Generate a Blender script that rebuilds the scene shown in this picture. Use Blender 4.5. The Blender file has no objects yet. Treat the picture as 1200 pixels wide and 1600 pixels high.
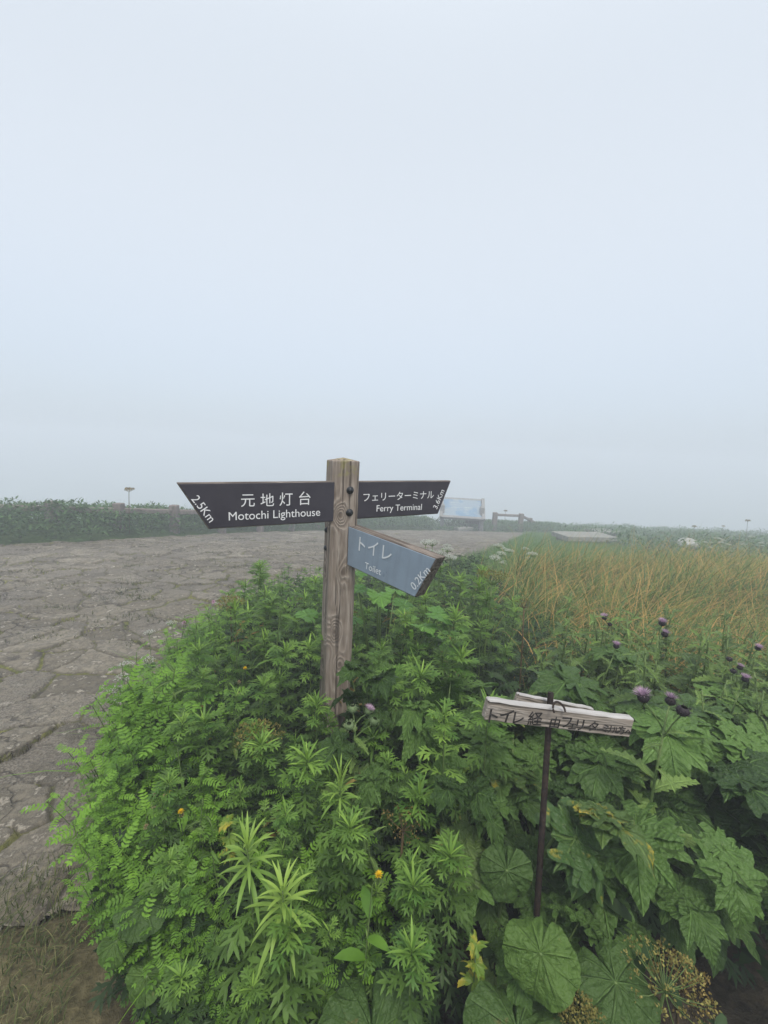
import bpy, math, random
import numpy as np
from mathutils import Vector, Matrix

SC = bpy.context.scene
COL = SC.collection
R = math.radians

# ------------------------------------------------------------------ camera
F_PX, PITCH, ROLL, EYE = 660.0, R(7.5), R(2.5), 1.6
FW = np.array([0, math.cos(PITCH), -math.sin(PITCH)])
_r0 = np.array([1.0, 0, 0]); _u0 = np.cross(_r0, FW)
RT = _r0 * math.cos(ROLL) + _u0 * math.sin(ROLL)
UP = _u0 * math.cos(ROLL) - _r0 * math.sin(ROLL)
cam_d = bpy.data.cameras.new('camera')
cam = bpy.data.objects.new('camera', cam_d); COL.objects.link(cam)
cam_d.sensor_fit = 'AUTO'; cam_d.sensor_width = 36.0; cam_d.lens = F_PX / 1600 * 36
cam_d.clip_start = 0.05; cam_d.clip_end = 2000
cam.matrix_world = Matrix(((RT[0], UP[0], -FW[0], 0), (RT[1], UP[1], -FW[1], 0), (RT[2], UP[2], -FW[2], EYE), (0, 0, 0, 1)))
SC.camera = cam

# ------------------------------------------------------------------ world, sun, exposure
SUN_EL, SUN_AZ = R(62), R(165)         # azimuth from +Y towards +X
w = bpy.data.worlds.new('World'); SC.world = w; w.use_nodes = True
nt = w.node_tree; nt.nodes.clear()
out = nt.nodes.new('ShaderNodeOutputWorld')
sky = nt.nodes.new('ShaderNodeTexSky'); sky.sky_type = 'NISHITA'; sky.sun_disc = False
sky.sun_elevation = SUN_EL; sky.sun_rotation = SUN_AZ; sky.dust_density = 4.0
bg1 = nt.nodes.new('ShaderNodeBackground'); bg1.inputs[1].default_value = 0.05
nt.links.new(sky.outputs[0], bg1.inputs[0])
tc = nt.nodes.new('ShaderNodeTexCoord'); sx = nt.nodes.new('ShaderNodeSeparateXYZ')
nt.links.new(tc.outputs['Generated'], sx.inputs[0])
mp = nt.nodes.new('ShaderNodeMapRange'); mp.inputs[1].default_value = 0.0; mp.inputs[2].default_value = 1.0
nt.links.new(sx.outputs['Z'], mp.inputs[0])
rp = nt.nodes.new('ShaderNodeValToRGB')
rp.color_ramp.elements[0].position = 0.0; rp.color_ramp.elements[0].color = (0.50, 0.585, 0.695, 1)
rp.color_ramp.elements[1].position = 1.0; rp.color_ramp.elements[1].color = (3.0, 3.0, 2.95, 1)
for pos, c in ((0.25, (0.665, 0.72, 0.77, 1)), (0.5, (0.72, 0.76, 0.79, 1)), (0.78, (0.64, 0.695, 0.735, 1)), (0.84, (2.0, 2.02, 2.0, 1))):
    e = rp.color_ramp.elements.new(pos); e.color = c
rp.color_ramp.interpolation = 'B_SPLINE'
nt.links.new(mp.outputs[0], rp.inputs[0])
bg2 = nt.nodes.new('ShaderNodeBackground'); bg2.inputs[1].default_value = 1.0
nt.links.new(rp.outputs[0], bg2.inputs[0])
ad = nt.nodes.new('ShaderNodeAddShader')
nt.links.new(bg1.outputs[0], ad.inputs[0]); nt.links.new(bg2.outputs[0], ad.inputs[1]); nt.links.new(ad.outputs[0], out.inputs[0])

sl = bpy.data.lights.new('sun', 'SUN'); sl.energy = 2.1; sl.angle = R(16); sl.color = (1.0, 0.95, 0.86)
so = bpy.data.objects.new('sun', sl); COL.objects.link(so)
sd = Vector((math.sin(SUN_AZ) * math.cos(SUN_EL), math.cos(SUN_AZ) * math.cos(SUN_EL), math.sin(SUN_EL)))
so.rotation_euler = sd.to_track_quat('Z', 'Y').to_euler()
SC.view_settings.view_transform = 'Standard'; SC.view_settings.look = 'None'
SC.view_settings.exposure = 0.0; SC.view_settings.gamma = 1.0
cy = SC.cycles
cy.max_bounces = 6; cy.diffuse_bounces = 1; cy.glossy_bounces = 2; cy.transmission_bounces = 3; cy.volume_bounces = 3; cy.transparent_max_bounces = 4
cy.use_denoising = True; cy.caustics_reflective = False; cy.caustics_refractive = False

# ------------------------------------------------------------------ helpers: projection, noise
def ray(px, py):
    return FW + RT * (px - 600) / F_PX - UP * (py - 800) / F_PX
def P(px, py, t):
    return ray(px, py) * t + np.array([0, 0, EYE])
def T(x, y):                       # height of the terrain (numpy friendly)
    x = np.asarray(x, float); y = np.asarray(y, float)
    z = -0.052 * np.maximum(0, y - 1) - 0.075 * np.log1p(np.exp(np.clip((y - 8.5) * 2, -40, 300))) / 2 - 0.08 * np.maximum(0, y - 45)
    return z - 0.10 * np.maximum(0, -x - 12)
def hsh(ix, iy, k=0):
    n = (ix.astype(np.int64) * 374761393 + iy.astype(np.int64) * 668265263 + k * 974711 + 12345) & 0x7fffffff
    n = ((n ^ (n >> 13)) * 1274126177) & 0x7fffffff
    n = (n ^ (n >> 16)) & 0xffff
    return n / 65535.0
def vnoise(x, y, k=0):
    ix = np.floor(x); iy = np.floor(y); fx = x - ix; fy = y - iy
    fx = fx * fx * (3 - 2 * fx); fy = fy * fy * (3 - 2 * fy)
    a = hsh(ix, iy, k); b = hsh(ix + 1, iy, k); c = hsh(ix, iy + 1, k); d = hsh(ix + 1, iy + 1, k)
    return (a * (1 - fx) + b * fx) * (1 - fy) + (c * (1 - fx) + d * fx) * fy
def fbm(x, y, k=0, o=4):
    s = 0; a = .5
    for i in range(o):
        s = s + a * vnoise(x * 2 ** i, y * 2 ** i, k + i * 7); a *= .5
    return s

# ------------------------------------------------------------------ helpers: node materials
class NM:
    def __init__(s, name):
        s.m = bpy.data.materials.new(name); s.m.use_nodes = True; s.t = s.m.node_tree; s.t.nodes.clear()
        s.out = s.t.nodes.new('ShaderNodeOutputMaterial')
    def n(s, typ, **kw):
        nd = s.t.nodes.new(typ)
        for k, v in kw.items(): setattr(nd, k, v)
        return nd
    def l(s, a, b): s.t.links.new(a, b)
    def val(s, sock, v):
        if hasattr(v, 'links') or isinstance(v, bpy.types.NodeSocket): s.l(v, sock)
        else: sock.default_value = v
    def math(s, op, a, b=0.0, c=0.0, clamp=False):
        nd = s.n('ShaderNodeMath', operation=op); nd.use_clamp = clamp
        s.val(nd.inputs[0], a); s.val(nd.inputs[1], b); s.val(nd.inputs[2], c); return nd.outputs[0]
    def mix(s, f, a, b, bt='MIX'):
        nd = s.n('ShaderNodeMix', data_type='RGBA', blend_type=bt)
        s.val(nd.inputs[0], f)
        for i, c in ((6, a), (7, b)):
            if isinstance(c, bpy.types.NodeSocket): s.l(c, nd.inputs[i])
            else: nd.inputs[i].default_value = (*c, 1) if len(c) == 3 else c
        return nd.outputs[2]
    def maprange(s, v, a, b, c=0.0, d=1.0):
        nd = s.n('ShaderNodeMapRange'); s.val(nd.inputs[0], v)
        for i, q in enumerate((a, b, c, d)): nd.inputs[i + 1].default_value = q
        return nd.outputs[0]
    def noise(s, vec, scale, detail=3.0, rough=.55, dist=0.0):
        nd = s.n('ShaderNodeTexNoise'); nd.inputs['Scale'].default_value = scale; nd.inputs['Detail'].default_value = detail
        nd.inputs['Roughness'].default_value = rough; nd.inputs['Distortion'].default_value = dist
        if vec is not None: s.l(vec, nd.inputs['Vector'])
        return nd.outputs[0]
    def obj(s): return s.n('ShaderNodeTexCoord').outputs['Object']
    def scaled(s, vec, sc, loc=(0, 0, 0)):
        nd = s.n('ShaderNodeMapping'); s.l(vec, nd.inputs[0]); nd.inputs['Scale'].default_value = sc; nd.inputs['Location'].default_value = loc
        return nd.outputs[0]
    def attr(s, name): return s.n('ShaderNodeAttribute', attribute_name=name).outputs['Fac']
    def bump(s, h, strength=.5, dist=.01):
        nd = s.n('ShaderNodeBump'); nd.inputs['Strength'].default_value = strength; nd.inputs['Distance'].default_value = dist
        s.l(h, nd.inputs['Height']); return nd.outputs[0]
    def principled(s, col, rough=.6, spec=.4, normal=None, metallic=0.0):
        b = s.n('ShaderNodeBsdfPrincipled')
        if isinstance(col, bpy.types.NodeSocket): s.l(col, b.inputs['Base Color'])
        else: b.inputs['Base Color'].default_value = (*col, 1)
        s.val(b.inputs['Roughness'], rough); b.inputs['Specular IOR Level'].default_value = spec; b.inputs['Metallic'].default_value = metallic
        if normal is not None: s.l(normal, b.inputs['Normal'])
        s.l(b.outputs[0], s.out.inputs['Surface']); return b

def leaf_mat(name, dark, light, veins=0.0, rough=.42, trans=.24, spec=.28, spot=None, spotamt=.5, vein_gap=.022):
    m = NM(name)
    tint = m.attr('tint'); rnd = m.n('ShaderNodeObjectInfo').outputs['Random']
    vec = m.obj()
    nz = m.noise(vec, 38.0, 3.0)
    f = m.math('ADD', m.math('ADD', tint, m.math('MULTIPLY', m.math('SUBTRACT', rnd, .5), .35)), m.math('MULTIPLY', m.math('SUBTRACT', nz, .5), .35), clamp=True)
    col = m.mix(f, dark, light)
    if spot:
        sp = m.maprange(m.noise(vec, 24.0, 4.0, .65), 1 - spotamt - .06, 1 - spotamt + .06)
        col = m.mix(sp, col, spot)
    nrm = None
    if veins:
        va = m.attr('va'); vs = m.math('ADD', m.attr('vs'), m.math('MULTIPLY', m.noise(vec, 16.0, 2.0), .018))
        va = m.math('ABSOLUTE', m.math('ADD', va, m.math('MULTIPLY', m.math('SUBTRACT', m.noise(vec, 20.0, 2.0), .5), .008)))
        main = m.maprange(va, .0006, .0030, 1.0, 0.0)
        pp = m.math('PINGPONG', vs, vein_gap / 2)
        sec = m.math('MULTIPLY', m.maprange(pp, .0002, .0015, 1.0, 0.0), .30)
        v = m.math('MAXIMUM', main, sec)
        col = m.mix(m.math('MULTIPLY', v, veins), col, tuple(min(1, c * 1.9 + .02) for c in light))
        quilt = m.math('ADD', m.maprange(pp, 0, vein_gap / 2, 0, .35), m.math('MULTIPLY', m.noise(vec, 90.0, 2.0), .5))
        h = m.math('SUBTRACT', quilt, m.math('MULTIPLY', v, .8))
        h = m.math('ADD', h, m.math('MULTIPLY', m.noise(vec, 45.0, 4.0, .6), 1.6)); nrm = m.bump(h, .8, .008)
    b = m.principled(col, rough, spec, nrm)
    tr = m.n('ShaderNodeBsdfTranslucent'); m.l(m.mix(.5, col, tuple(min(1, c * 1.5) for c in light)), tr.inputs[0])
    mx = m.n('ShaderNodeMixShader'); mx.inputs[0].default_value = trans
    m.l(b.outputs[0], mx.inputs[1]); m.l(tr.outputs[0], mx.inputs[2]); m.l(mx.outputs[0], m.out.inputs['Surface'])
    return m.m

def simple_mat(name, c1, c2, scale=30.0, rough=.7, spec=.3, bumpy=.3, stretch=(1, 1, 1), metallic=0.0):
    m = NM(name); v = m.scaled(m.obj(), stretch)
    n = m.noise(v, scale, 5.0, .6)
    n2 = m.maprange(n, .3, .7)
    m.principled(m.mix(n2, c1, c2), rough, spec, m.bump(n, bumpy, .01), metallic)
    return m.m

# ------------------------------------------------------------------ helpers: meshes (quads only)
class MB:
    def __init__(s): s.V = []; s.F = []; s.A = {'tint': [], 'va': [], 'vs': []}; s.n = 0; s.M = []
    def add(s, tpl, M=None, pos=(0, 0, 0), tint=.5, mat=0, scale=1.0):
        V, F, va, vs = tpl
        V = V * scale
        if M is not None: V = V @ np.asarray(M).T
        s.V.append(V + np.asarray(pos)); s.F.append(F + s.n); s.n += len(V)
        s.A['tint'].append(np.full(len(V), tint) if np.isscalar(tint) else np.asarray(tint))
        s.A['va'].append(va * scale); s.A['vs'].append(vs * scale); s.M.append(np.full(len(F), mat, int))
    def tpl(s):
        return np.concatenate(s.V), np.concatenate(s.F), np.concatenate(s.A['va']), np.concatenate(s.A['vs'])
    def mesh(s, name, mats, smooth=True):
        me = bpy.data.meshes.new(name)
        V = np.concatenate(s.V); F = np.concatenate(s.F)
        me.vertices.add(len(V)); me.vertices.foreach_set('co', V.astype(np.float32).ravel())
        me.loops.add(F.size); me.loops.foreach_set('vertex_index', F.astype(np.int32).ravel())
        me.polygons.add(len(F)); me.polygons.foreach_set('loop_start', np.arange(0, F.size, 4, dtype=np.int32))
        mats = mats if isinstance(mats, (list, tuple)) else [mats]
        for m in mats: me.materials.append(m)
        me.polygons.foreach_set('material_index', np.concatenate(s.M).astype(np.int32))
        me.polygons.foreach_set('use_smooth', np.full(len(F), smooth))
        me.update(calc_edges=True)
        for k, a in s.A.items():
            me.attributes.new(k, 'FLOAT', 'POINT').data.foreach_set('value', np.concatenate(a).astype(np.float32))
        return me

def tplv(V, F): return np.asarray(V, float), np.asarray(F, int), np.full(len(V), .05), np.full(len(V), .011)

def blade(L, W, n=4, droop=.4, fold=.25, prof=None, lift=0.0, flat=False):
    t = np.linspace(0, 1, n + 1); a = lift - droop * t
    ds = L / n
    y = np.concatenate([[0], np.cumsum(np.cos((a[1:] + a[:-1]) / 2)) * ds]); z = np.concatenate([[0], np.cumsum(np.sin((a[1:] + a[:-1]) / 2)) * ds])
    wd = W / 2 * (np.array([prof(q) for q in t]) if prof else np.maximum(.04, np.sin(np.pi * np.clip(t * .92 + .08, 0, 1)) ** .8))
    if flat:
        V = np.stack([np.stack([-wd, y, z], 1), np.stack([wd, y, z], 1)], 1).reshape(-1, 3)
        F = np.array([[2 * i, 2 * i + 1, 2 * i + 3, 2 * i + 2] for i in range(n)])
        return V, F, np.abs(V[:, 0]) + .02, np.repeat(t * L, 2)
    V = np.stack([np.stack([-wd, y, z + fold * wd], 1), np.stack([0 * y, y, z], 1), np.stack([wd, y, z + fold * wd], 1)], 1).reshape(-1, 3)
    F = []
    for i in range(n):
        a0 = 3 * i
        F += [[a0, a0 + 1, a0 + 4, a0 + 3], [a0 + 1, a0 + 2, a0 + 5, a0 + 4]]
    va = np.abs(V[:, 0])
    return V, np.array(F), va, np.repeat(t * L, 3) - va * 1.1

def toothed(L, W, n=16, droop=.6, fold=.25, depth=.4, wave=.006, base=.5, seed=0):
    rr = random.Random(seed)
    V, F, va, vs = blade(L, 1.0, n, droop, 0)
    t = np.linspace(0, 1, n + 1)
    prof = np.sin(np.pi * np.clip(t * .9 + .1, 0, 1)) ** base * (1 - .25 * t)
    for sd in (0, 2):
        tooth = np.array([(1 if i % 2 else 1 - depth) * rr.uniform(.85, 1.1) for i in range(n + 1)]); tooth[-1] = .02
        wd = W / 2 * prof * tooth
        idx = np.arange(n + 1) * 3 + sd
        V[idx, 0] = wd * (1 if sd else -1)
        V[idx, 2] += fold * wd + np.array([rr.uniform(-wave, wave) for _ in range(n + 1)])
        V[idx, 1] += np.where(np.arange(n + 1) % 2, L * .022, -L * .01)
    V[np.arange(n + 1) * 3 + 1, 0] = 0
    va = np.abs(V[:, 0]); return V, F, va, np.repeat(t * L, 3) - va * 1.1

def bend(tpl, k, L):
    V, F, va, vs = tpl; V = V.copy()
    a = k * np.clip(V[:, 1] / L, -1.2, 1.3); y = V[:, 1].copy()
    rad = L / k if abs(k) > 1e-6 else 1e9
    ny = rad * np.sin(a); nz = -rad * (1 - np.cos(a)); z = V[:, 2].copy()
    V[:, 1] = ny + z * np.sin(a); V[:, 2] = nz + z * np.cos(a)
    return V, F, va, vs

def rotz(a): c, s = math.cos(a), math.sin(a); return np.array([[c, -s, 0], [s, c, 0], [0, 0, 1]])
def rotx(a): c, s = math.cos(a), math.sin(a); return np.array([[1, 0, 0], [0, c, -s], [0, s, c]])
def roty(a): c, s = math.cos(a), math.sin(a); return np.array([[c, 0, s], [0, 1, 0], [-s, 0, c]])
def frame(d, up=(0, 0, 1)):
    d = np.asarray(d, float); d = d / np.linalg.norm(d); up = np.asarray(up, float)
    x = np.cross(d, up); nx = np.linalg.norm(x)
    x = np.array([1.0, 0, 0]) if nx < 1e-4 else x / nx
    return np.stack([x, d, np.cross(x, d)], 1)

def tube(pts, radii, k=6):
    pts = np.asarray(pts, float); n = len(pts)
    V = []; F = []
    for i in range(n):
        d = pts[min(i + 1, n - 1)] - pts[max(i - 1, 0)]
        M = frame(d, (0.3, 0.9, 0.1) if abs(d[2]) > .8 * np.linalg.norm(d) else (0, 0, 1))
        for j in range(k):
            a = 2 * math.pi * j / k
            V.append(pts[i] + radii[i] * (M[:, 0] * math.cos(a) + M[:, 2] * math.sin(a)))
    for i in range(n - 1):
        for j in range(k):
            F.append([i * k + j, i * k + (j + 1) % k, (i + 1) * k + (j + 1) % k, (i + 1) * k + j])
    if k == 6 or k == 8:
        for b in (0, (n - 1) * k):
            for q in range(k // 2 - 1): F.append([b, b + 1 + 2 * q, b + 2 + 2 * q, b + 3 + 2 * q if q < k // 2 - 1 else b])
    return tplv(V, F)

def lathe(profile, k=12):          # profile [(r, z)]
    V = []; F = []; n = len(profile)
    for r_, z in profile:
        for j in range(k): V.append([max(r_, 1e-4) * math.cos(2 * math.pi * j / k), max(r_, 1e-4) * math.sin(2 * math.pi * j / k), z])
    for i in range(n - 1):
        for j in range(k): F.append([i * k + j, i * k + (j + 1) % k, (i + 1) * k + (j + 1) % k, (i + 1) * k + j])
    return tplv(V, F)

def box(cx, cy_, cz, sx_, sy_, sz_):
    V = [[cx + i * sx_ / 2, cy_ + j * sy_ / 2, cz + k * sz_ / 2] for k in (-1, 1) for j in (-1, 1) for i in (-1, 1)]
    F = [[0, 2, 3, 1], [4, 5, 7, 6], [0, 1, 5, 4], [2, 6, 7, 3], [0, 4, 6, 2], [1, 3, 7, 5]]
    return tplv(V, F)

def bevbox(sx_, sy_, sz_, b=.01, n=8, wob=0.0, seed=0):
    """box centred on the origin, long in X, chamfered along its length, slightly uneven"""
    rr = np.random.RandomState(seed)
    prof = [(-sy_ / 2 + b, -sz_ / 2), (sy_ / 2 - b, -sz_ / 2), (sy_ / 2, -sz_ / 2 + b), (sy_ / 2, sz_ / 2 - b), (sy_ / 2 - b, sz_ / 2), (-sy_ / 2 + b, sz_ / 2), (-sy_ / 2, sz_ / 2 - b), (-sy_ / 2, -sz_ / 2 + b)]
    xs = [-sx_ / 2, -sx_ / 2 + b] + list(np.linspace(-sx_ / 2, sx_ / 2, n + 1)[1:-1]) + [sx_ / 2 - b, sx_ / 2]
    V = []; F = []
    for i, x in enumerate(xs):
        e = b if i in (0, len(xs) - 1) else 0
        w_ = rr.uniform(-wob, wob, 2)
        for (y, z) in prof: V.append([x, y * (1 - 2 * e / sy_) + w_[0], z * (1 - 2 * e / sz_) + w_[1]])
    for i in range(len(xs) - 1):
        for j in range(8): F.append([i * 8 + j, (i + 1) * 8 + j, (i + 1) * 8 + (j + 1) % 8, i * 8 + (j + 1) % 8])
    for b0 in (0, (len(xs) - 1) * 8):
        F += [[b0, b0 + 1, b0 + 2, b0 + 3], [b0, b0 + 3, b0 + 4, b0 + 7], [b0 + 4, b0 + 5, b0 + 6, b0 + 7]]
    return tplv(V, F)

# ------------------------------------------------------------------ helpers: objects
def link(name, data, parent=None, loc=None, M=None):
    o = bpy.data.objects.new(name, data); COL.objects.link(o)
    if parent is not None: o.parent = parent
    if M is not None: o.matrix_local = M
    elif loc is not None: o.location = loc
    return o
def tag(o, label=None, cat=None, group=None, kind=None):
    if label: o['label'] = label
    if cat: o['category'] = cat
    if group: o['group'] = group
    if kind: o['kind'] = kind
    return o
def thing(name, label, cat, loc=(0, 0, 0), rot=(0, 0, 0), scale=1.0, group=None):
    o = bpy.data.objects.new(name, None); COL.objects.link(o); o.empty_display_size = .1
    o.location = loc; o.rotation_euler = rot; o.scale = (scale,) * 3
    return tag(o, label, cat, group)
def structure(name, me, loc=None):
    return tag(link(name, me, loc=loc), kind='structure')

# ------------------------------------------------------------------ materials
M = {}
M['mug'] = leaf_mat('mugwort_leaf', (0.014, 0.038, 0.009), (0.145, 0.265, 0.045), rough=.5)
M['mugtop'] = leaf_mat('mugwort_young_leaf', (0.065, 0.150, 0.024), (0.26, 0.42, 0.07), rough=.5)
M['lime'] = leaf_mat('lime_pointed_leaf', (0.12, 0.23, 0.04), (0.29, 0.43, 0.08), rough=.45)
M['vetch'] = leaf_mat('vetch_leaflet', (0.026, 0.080, 0.010), (0.205, 0.400, 0.040), rough=.55)
M['hog'] = leaf_mat('hogweed_leaf', (0.019, 0.047, 0.012), (0.130, 0.240, 0.052), veins=.28, spot=(0.13, 0.11, 0.03), spotamt=.26, rough=.40, trans=.2)
M['hoglight'] = leaf_mat('hogweed_light_leaf', (0.055, 0.15, 0.030), (0.15, 0.31, 0.06), veins=.4, rough=.42)
M['hogyellow'] = leaf_mat('hogweed_yellowing_leaf', (0.05, 0.11, 0.03), (0.11, 0.17, 0.04), veins=.4, spot=(0.42, 0.33, 0.03), spotamt=.36)
M['yellow'] = leaf_mat('yellowed_leaf', (0.26, 0.24, 0.02), (0.46, 0.38, 0.05), spot=(0.13, 0.22, 0.03), spotamt=.56)
M['butter'] = leaf_mat('butterbur_leaf', (0.026, 0.064, 0.014), (0.090, 0.160, 0.038), veins=.25, spot=(0.14, 0.12, 0.035), spotamt=.28, rough=.5, trans=.25, vein_gap=.034)
M['butterlight'] = leaf_mat('butterbur_light_leaf', (0.050, 0.110, 0.018), (0.12, 0.205, 0.042), veins=.22, spot=(0.20, 0.17, 0.05), spotamt=.26, rough=.5, trans=.25, vein_gap=.034)
M['thistle'] = leaf_mat('thistle_leaf', (0.040, 0.080, 0.022), (0.20, 0.31, 0.075), veins=.3, rough=.45)
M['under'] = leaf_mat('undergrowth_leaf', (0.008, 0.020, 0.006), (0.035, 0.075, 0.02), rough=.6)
M['bank'] = leaf_mat('bank_leaf', (0.016, 0.050, 0.018), (0.085, 0.165, 0.055), rough=.6)
M['lawn'] = leaf_mat('lawn_blade', (0.06, 0.15, 0.03), (0.16, 0.28, 0.07), rough=.6)
M['stem'] = simple_mat('green_stem', (0.07, 0.13, 0.035), (0.16, 0.22, 0.07), 40, .55)
M['stemdark'] = simple_mat('brown_stem', (0.05, 0.035, 0.02), (0.14, 0.10, 0.045), 40, .7)
M['seed'] = leaf_mat('dried_seed', (0.10, 0.065, 0.018), (0.30, 0.23, 0.07), rough=.7, trans=.1)
M['seedgreen'] = leaf_mat('ripening_seed', (0.12, 0.11, 0.025), (0.29, 0.26, 0.075), rough=.7, trans=.1)
M['white'] = leaf_mat('white_petal', (0.42, 0.46, 0.38), (0.72, 0.72, 0.68), rough=.6)
M['purple'] = leaf_mat('thistle_petal', (0.28, 0.17, 0.28), (0.60, 0.44, 0.56), rough=.6)
M['pale_purple'] = leaf_mat('pale_thistle_petal', (0.42, 0.28, 0.40), (0.68, 0.52, 0.62), rough=.6)
M['pink'] = leaf_mat('clover_petal', (0.45, 0.18, 0.36), (0.72, 0.42, 0.60), rough=.6)
M['bract'] = leaf_mat('dark_bract', (0.012, 0.010, 0.014), (0.06, 0.045, 0.05), rough=.6, trans=.05)
M['bractg'] = leaf_mat('green_bract', (0.07, 0.12, 0.05), (0.22, 0.28, 0.13), rough=.6, trans=.05)
M['petal'] = leaf_mat('yellow_petal', (0.70, 0.42, 0.01), (0.88, 0.60, 0.03), rough=.5)
M['fluff'] = leaf_mat('seed_fluff', (0.28, 0.20, 0.11), (0.48, 0.37, 0.22), rough=.8)
M['concrete'] = simple_mat('weathered_concrete', (0.16, 0.165, 0.15), (0.32, 0.32, 0.29), 9, .85, .2, .4)
M['fence'] = simple_mat('fence_concrete', (0.13, 0.11, 0.10), (0.24, 0.21, 0.19), 12, .85, .2, .5, (1, 1, .3))
M['palewood'] = simple_mat('pale_frame', (0.20, 0.20, 0.20), (0.32, 0.32, 0.31), 14, .8, .2, .3)
M['rock'] = simple_mat('pale_rock', (0.30, 0.30, 0.29), (0.52, 0.52, 0.50), 7, .85, .2, .6)
M['iron'] = simple_mat('rusty_iron', (0.010, 0.008, 0.008), (0.045, 0.028, 0.021), 60, .75, .3, .6)
M['bolt'] = simple_mat('dark_bolt', (0.02, 0.022, 0.026), (0.055, 0.06, 0.068), 80, .35, .5, .2, metallic=.6)
M['letter'] = simple_mat('white_lettering', (0.70, 0.71, 0.72), (0.84, 0.84, 0.84), 60, .5, .3, .05)
M['letterblue'] = simple_mat('pale_lettering', (0.62, 0.66, 0.70), (0.74, 0.78, 0.81), 60, .5, .3, .05)
M['ink'] = simple_mat('black_ink', (0.012, 0.011, 0.012), (0.07, 0.062, 0.058), 90, .7, .2, .1)

def wood_mat(name, pale, mid, dark, axis='z', scale=1.0, knots=(), rough=.8, moss=False):
    """weathered timber: contour rings of a grain field that closes round the knots; grain runs along the given local axis"""
    m = NM(name); vec = m.obj(); s = m.n('ShaderNodeSeparateXYZ'); m.l(vec, s.inputs[0])
    X, Y, Z = s.outputs
    if axis == 'z': u = m.math('ADD', X, m.math('MULTIPLY', Y, .83)); v = Z
    else: u = m.math('ADD', Z, m.math('MULTIPLY', Y, .83)); v = X
    st = (7, 7, 1.1) if axis == 'z' else (1.1, 7, 7)
    wob = m.noise(m.scaled(vec, st), 2.6 * scale, 3.0, .5)
    f = m.math('ADD', m.math('MULTIPLY', u, 9.0 * scale), m.math('MULTIPLY', wob, 1.7))
    kmask = None
    for (ku, kv, amp, sg) in knots:
        du = m.math('SUBTRACT', u, ku); dv = m.math('MULTIPLY', m.math('SUBTRACT', v, kv), .62)
        d2 = m.math('ADD', m.math('MULTIPLY', du, du), m.math('MULTIPLY', dv, dv))
        e = m.math('EXPONENT', m.math('MULTIPLY', d2, -1.0 / (sg * sg)))
        f = m.math('ADD', f, m.math('MULTIPLY', e, amp))
        km = m.math('EXPONENT', m.math('MULTIPLY', d2, -1.0 / (.010 * .010)))
        kmask = km if kmask is None else m.math('MAXIMUM', kmask, km)
    ring = m.math('PINGPONG', m.math('MULTIPLY', f, 2.3), .5)
    ring = m.math('POWER', m.math('MULTIPLY', ring, 2.0), 1.6)
    fine = m.noise(m.scaled(vec, (90, 90, 3) if axis == 'z' else (3, 90, 90)), 1.6, 4.0, .6)
    blot = m.noise(vec, 7.0, 3.0)
    h = m.math('ADD', m.math('MULTIPLY', ring, .42), m.math('MULTIPLY', fine, .85))
    col = m.mix(m.maprange(h, .25, 1.0), dark, pale)
    col = m.mix(m.math('MULTIPLY', m.maprange(blot, .4, .7), .65), col, mid)
    crack = m.maprange(m.noise(m.scaled(vec, (60, 60, 1.4) if axis == 'z' else (1.4, 60, 60)), 1.0, 2.0, .5), .34, .385, 1.0, 0.0)
    col = m.mix(m.math('MULTIPLY', crack, .75), col, tuple(c * .4 for c in dark))
    if kmask is not None: col = m.mix(m.math('MULTIPLY', kmask, .8), col, tuple(c * .7 for c in dark))
    if moss:
        mm = m.math('MULTIPLY', m.maprange(m.noise(vec, 22.0, 3.0), .55, .66), m.maprange(Z, moss, moss + .02))
        col = m.mix(m.math('MULTIPLY', mm, .55), col, (0.30, 0.28, 0.09))
    hh = m.math('SUBTRACT', h, m.math('MULTIPLY', crack, .8))
    m.principled(col, rough, .25, m.bump(hh, .9, .006)); return m.m
# knots (across, up, ring strength, size) in the post's own metres
M['post'] = wood_mat('weathered_post_timber', (0.43, 0.375, 0.32), (0.30, 0.245, 0.20), (0.15, 0.115, 0.09), 'z', 1.0,
                     ((-.075, 1.385, 2.1, .028), (-.055, 1.13, .9, .026), (-.085, .86, 1.9, .032), (-.055, .70, 1.2, .026)), moss=1.545)
M['boardwood'] = wood_mat('weathered_board_timber', (0.30, 0.26, 0.225), (0.15, 0.12, 0.10), (0.05, 0.040, 0.034), 'x', 1.3)
M['plank'] = wood_mat('bleached_plank', (0.40, 0.36, 0.32), (0.33, 0.285, 0.24), (0.235, 0.20, 0.165), 'x', 1.6)
M['plankedge'] = simple_mat('bleached_plank_edge', (0.28, 0.27, 0.26), (0.52, 0.51, 0.50), 34, .8, .2, .5, (.15, 1, 1))

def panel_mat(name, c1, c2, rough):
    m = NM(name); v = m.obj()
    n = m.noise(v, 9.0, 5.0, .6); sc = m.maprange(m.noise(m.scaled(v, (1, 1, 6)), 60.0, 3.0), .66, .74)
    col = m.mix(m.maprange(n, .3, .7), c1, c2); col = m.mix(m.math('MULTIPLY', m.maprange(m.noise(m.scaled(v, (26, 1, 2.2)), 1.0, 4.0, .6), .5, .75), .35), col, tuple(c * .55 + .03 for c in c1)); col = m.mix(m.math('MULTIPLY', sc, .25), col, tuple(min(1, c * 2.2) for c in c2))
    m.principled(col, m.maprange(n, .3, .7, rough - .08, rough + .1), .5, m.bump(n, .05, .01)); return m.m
M['panel'] = panel_mat('dark_sign_panel', (0.030, 0.026, 0.036), (0.045, 0.041, 0.052), .42)
M['panelblue'] = panel_mat('faded_sign_panel', (0.215, 0.275, 0.345), (0.255, 0.325, 0.405), .34)

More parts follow.
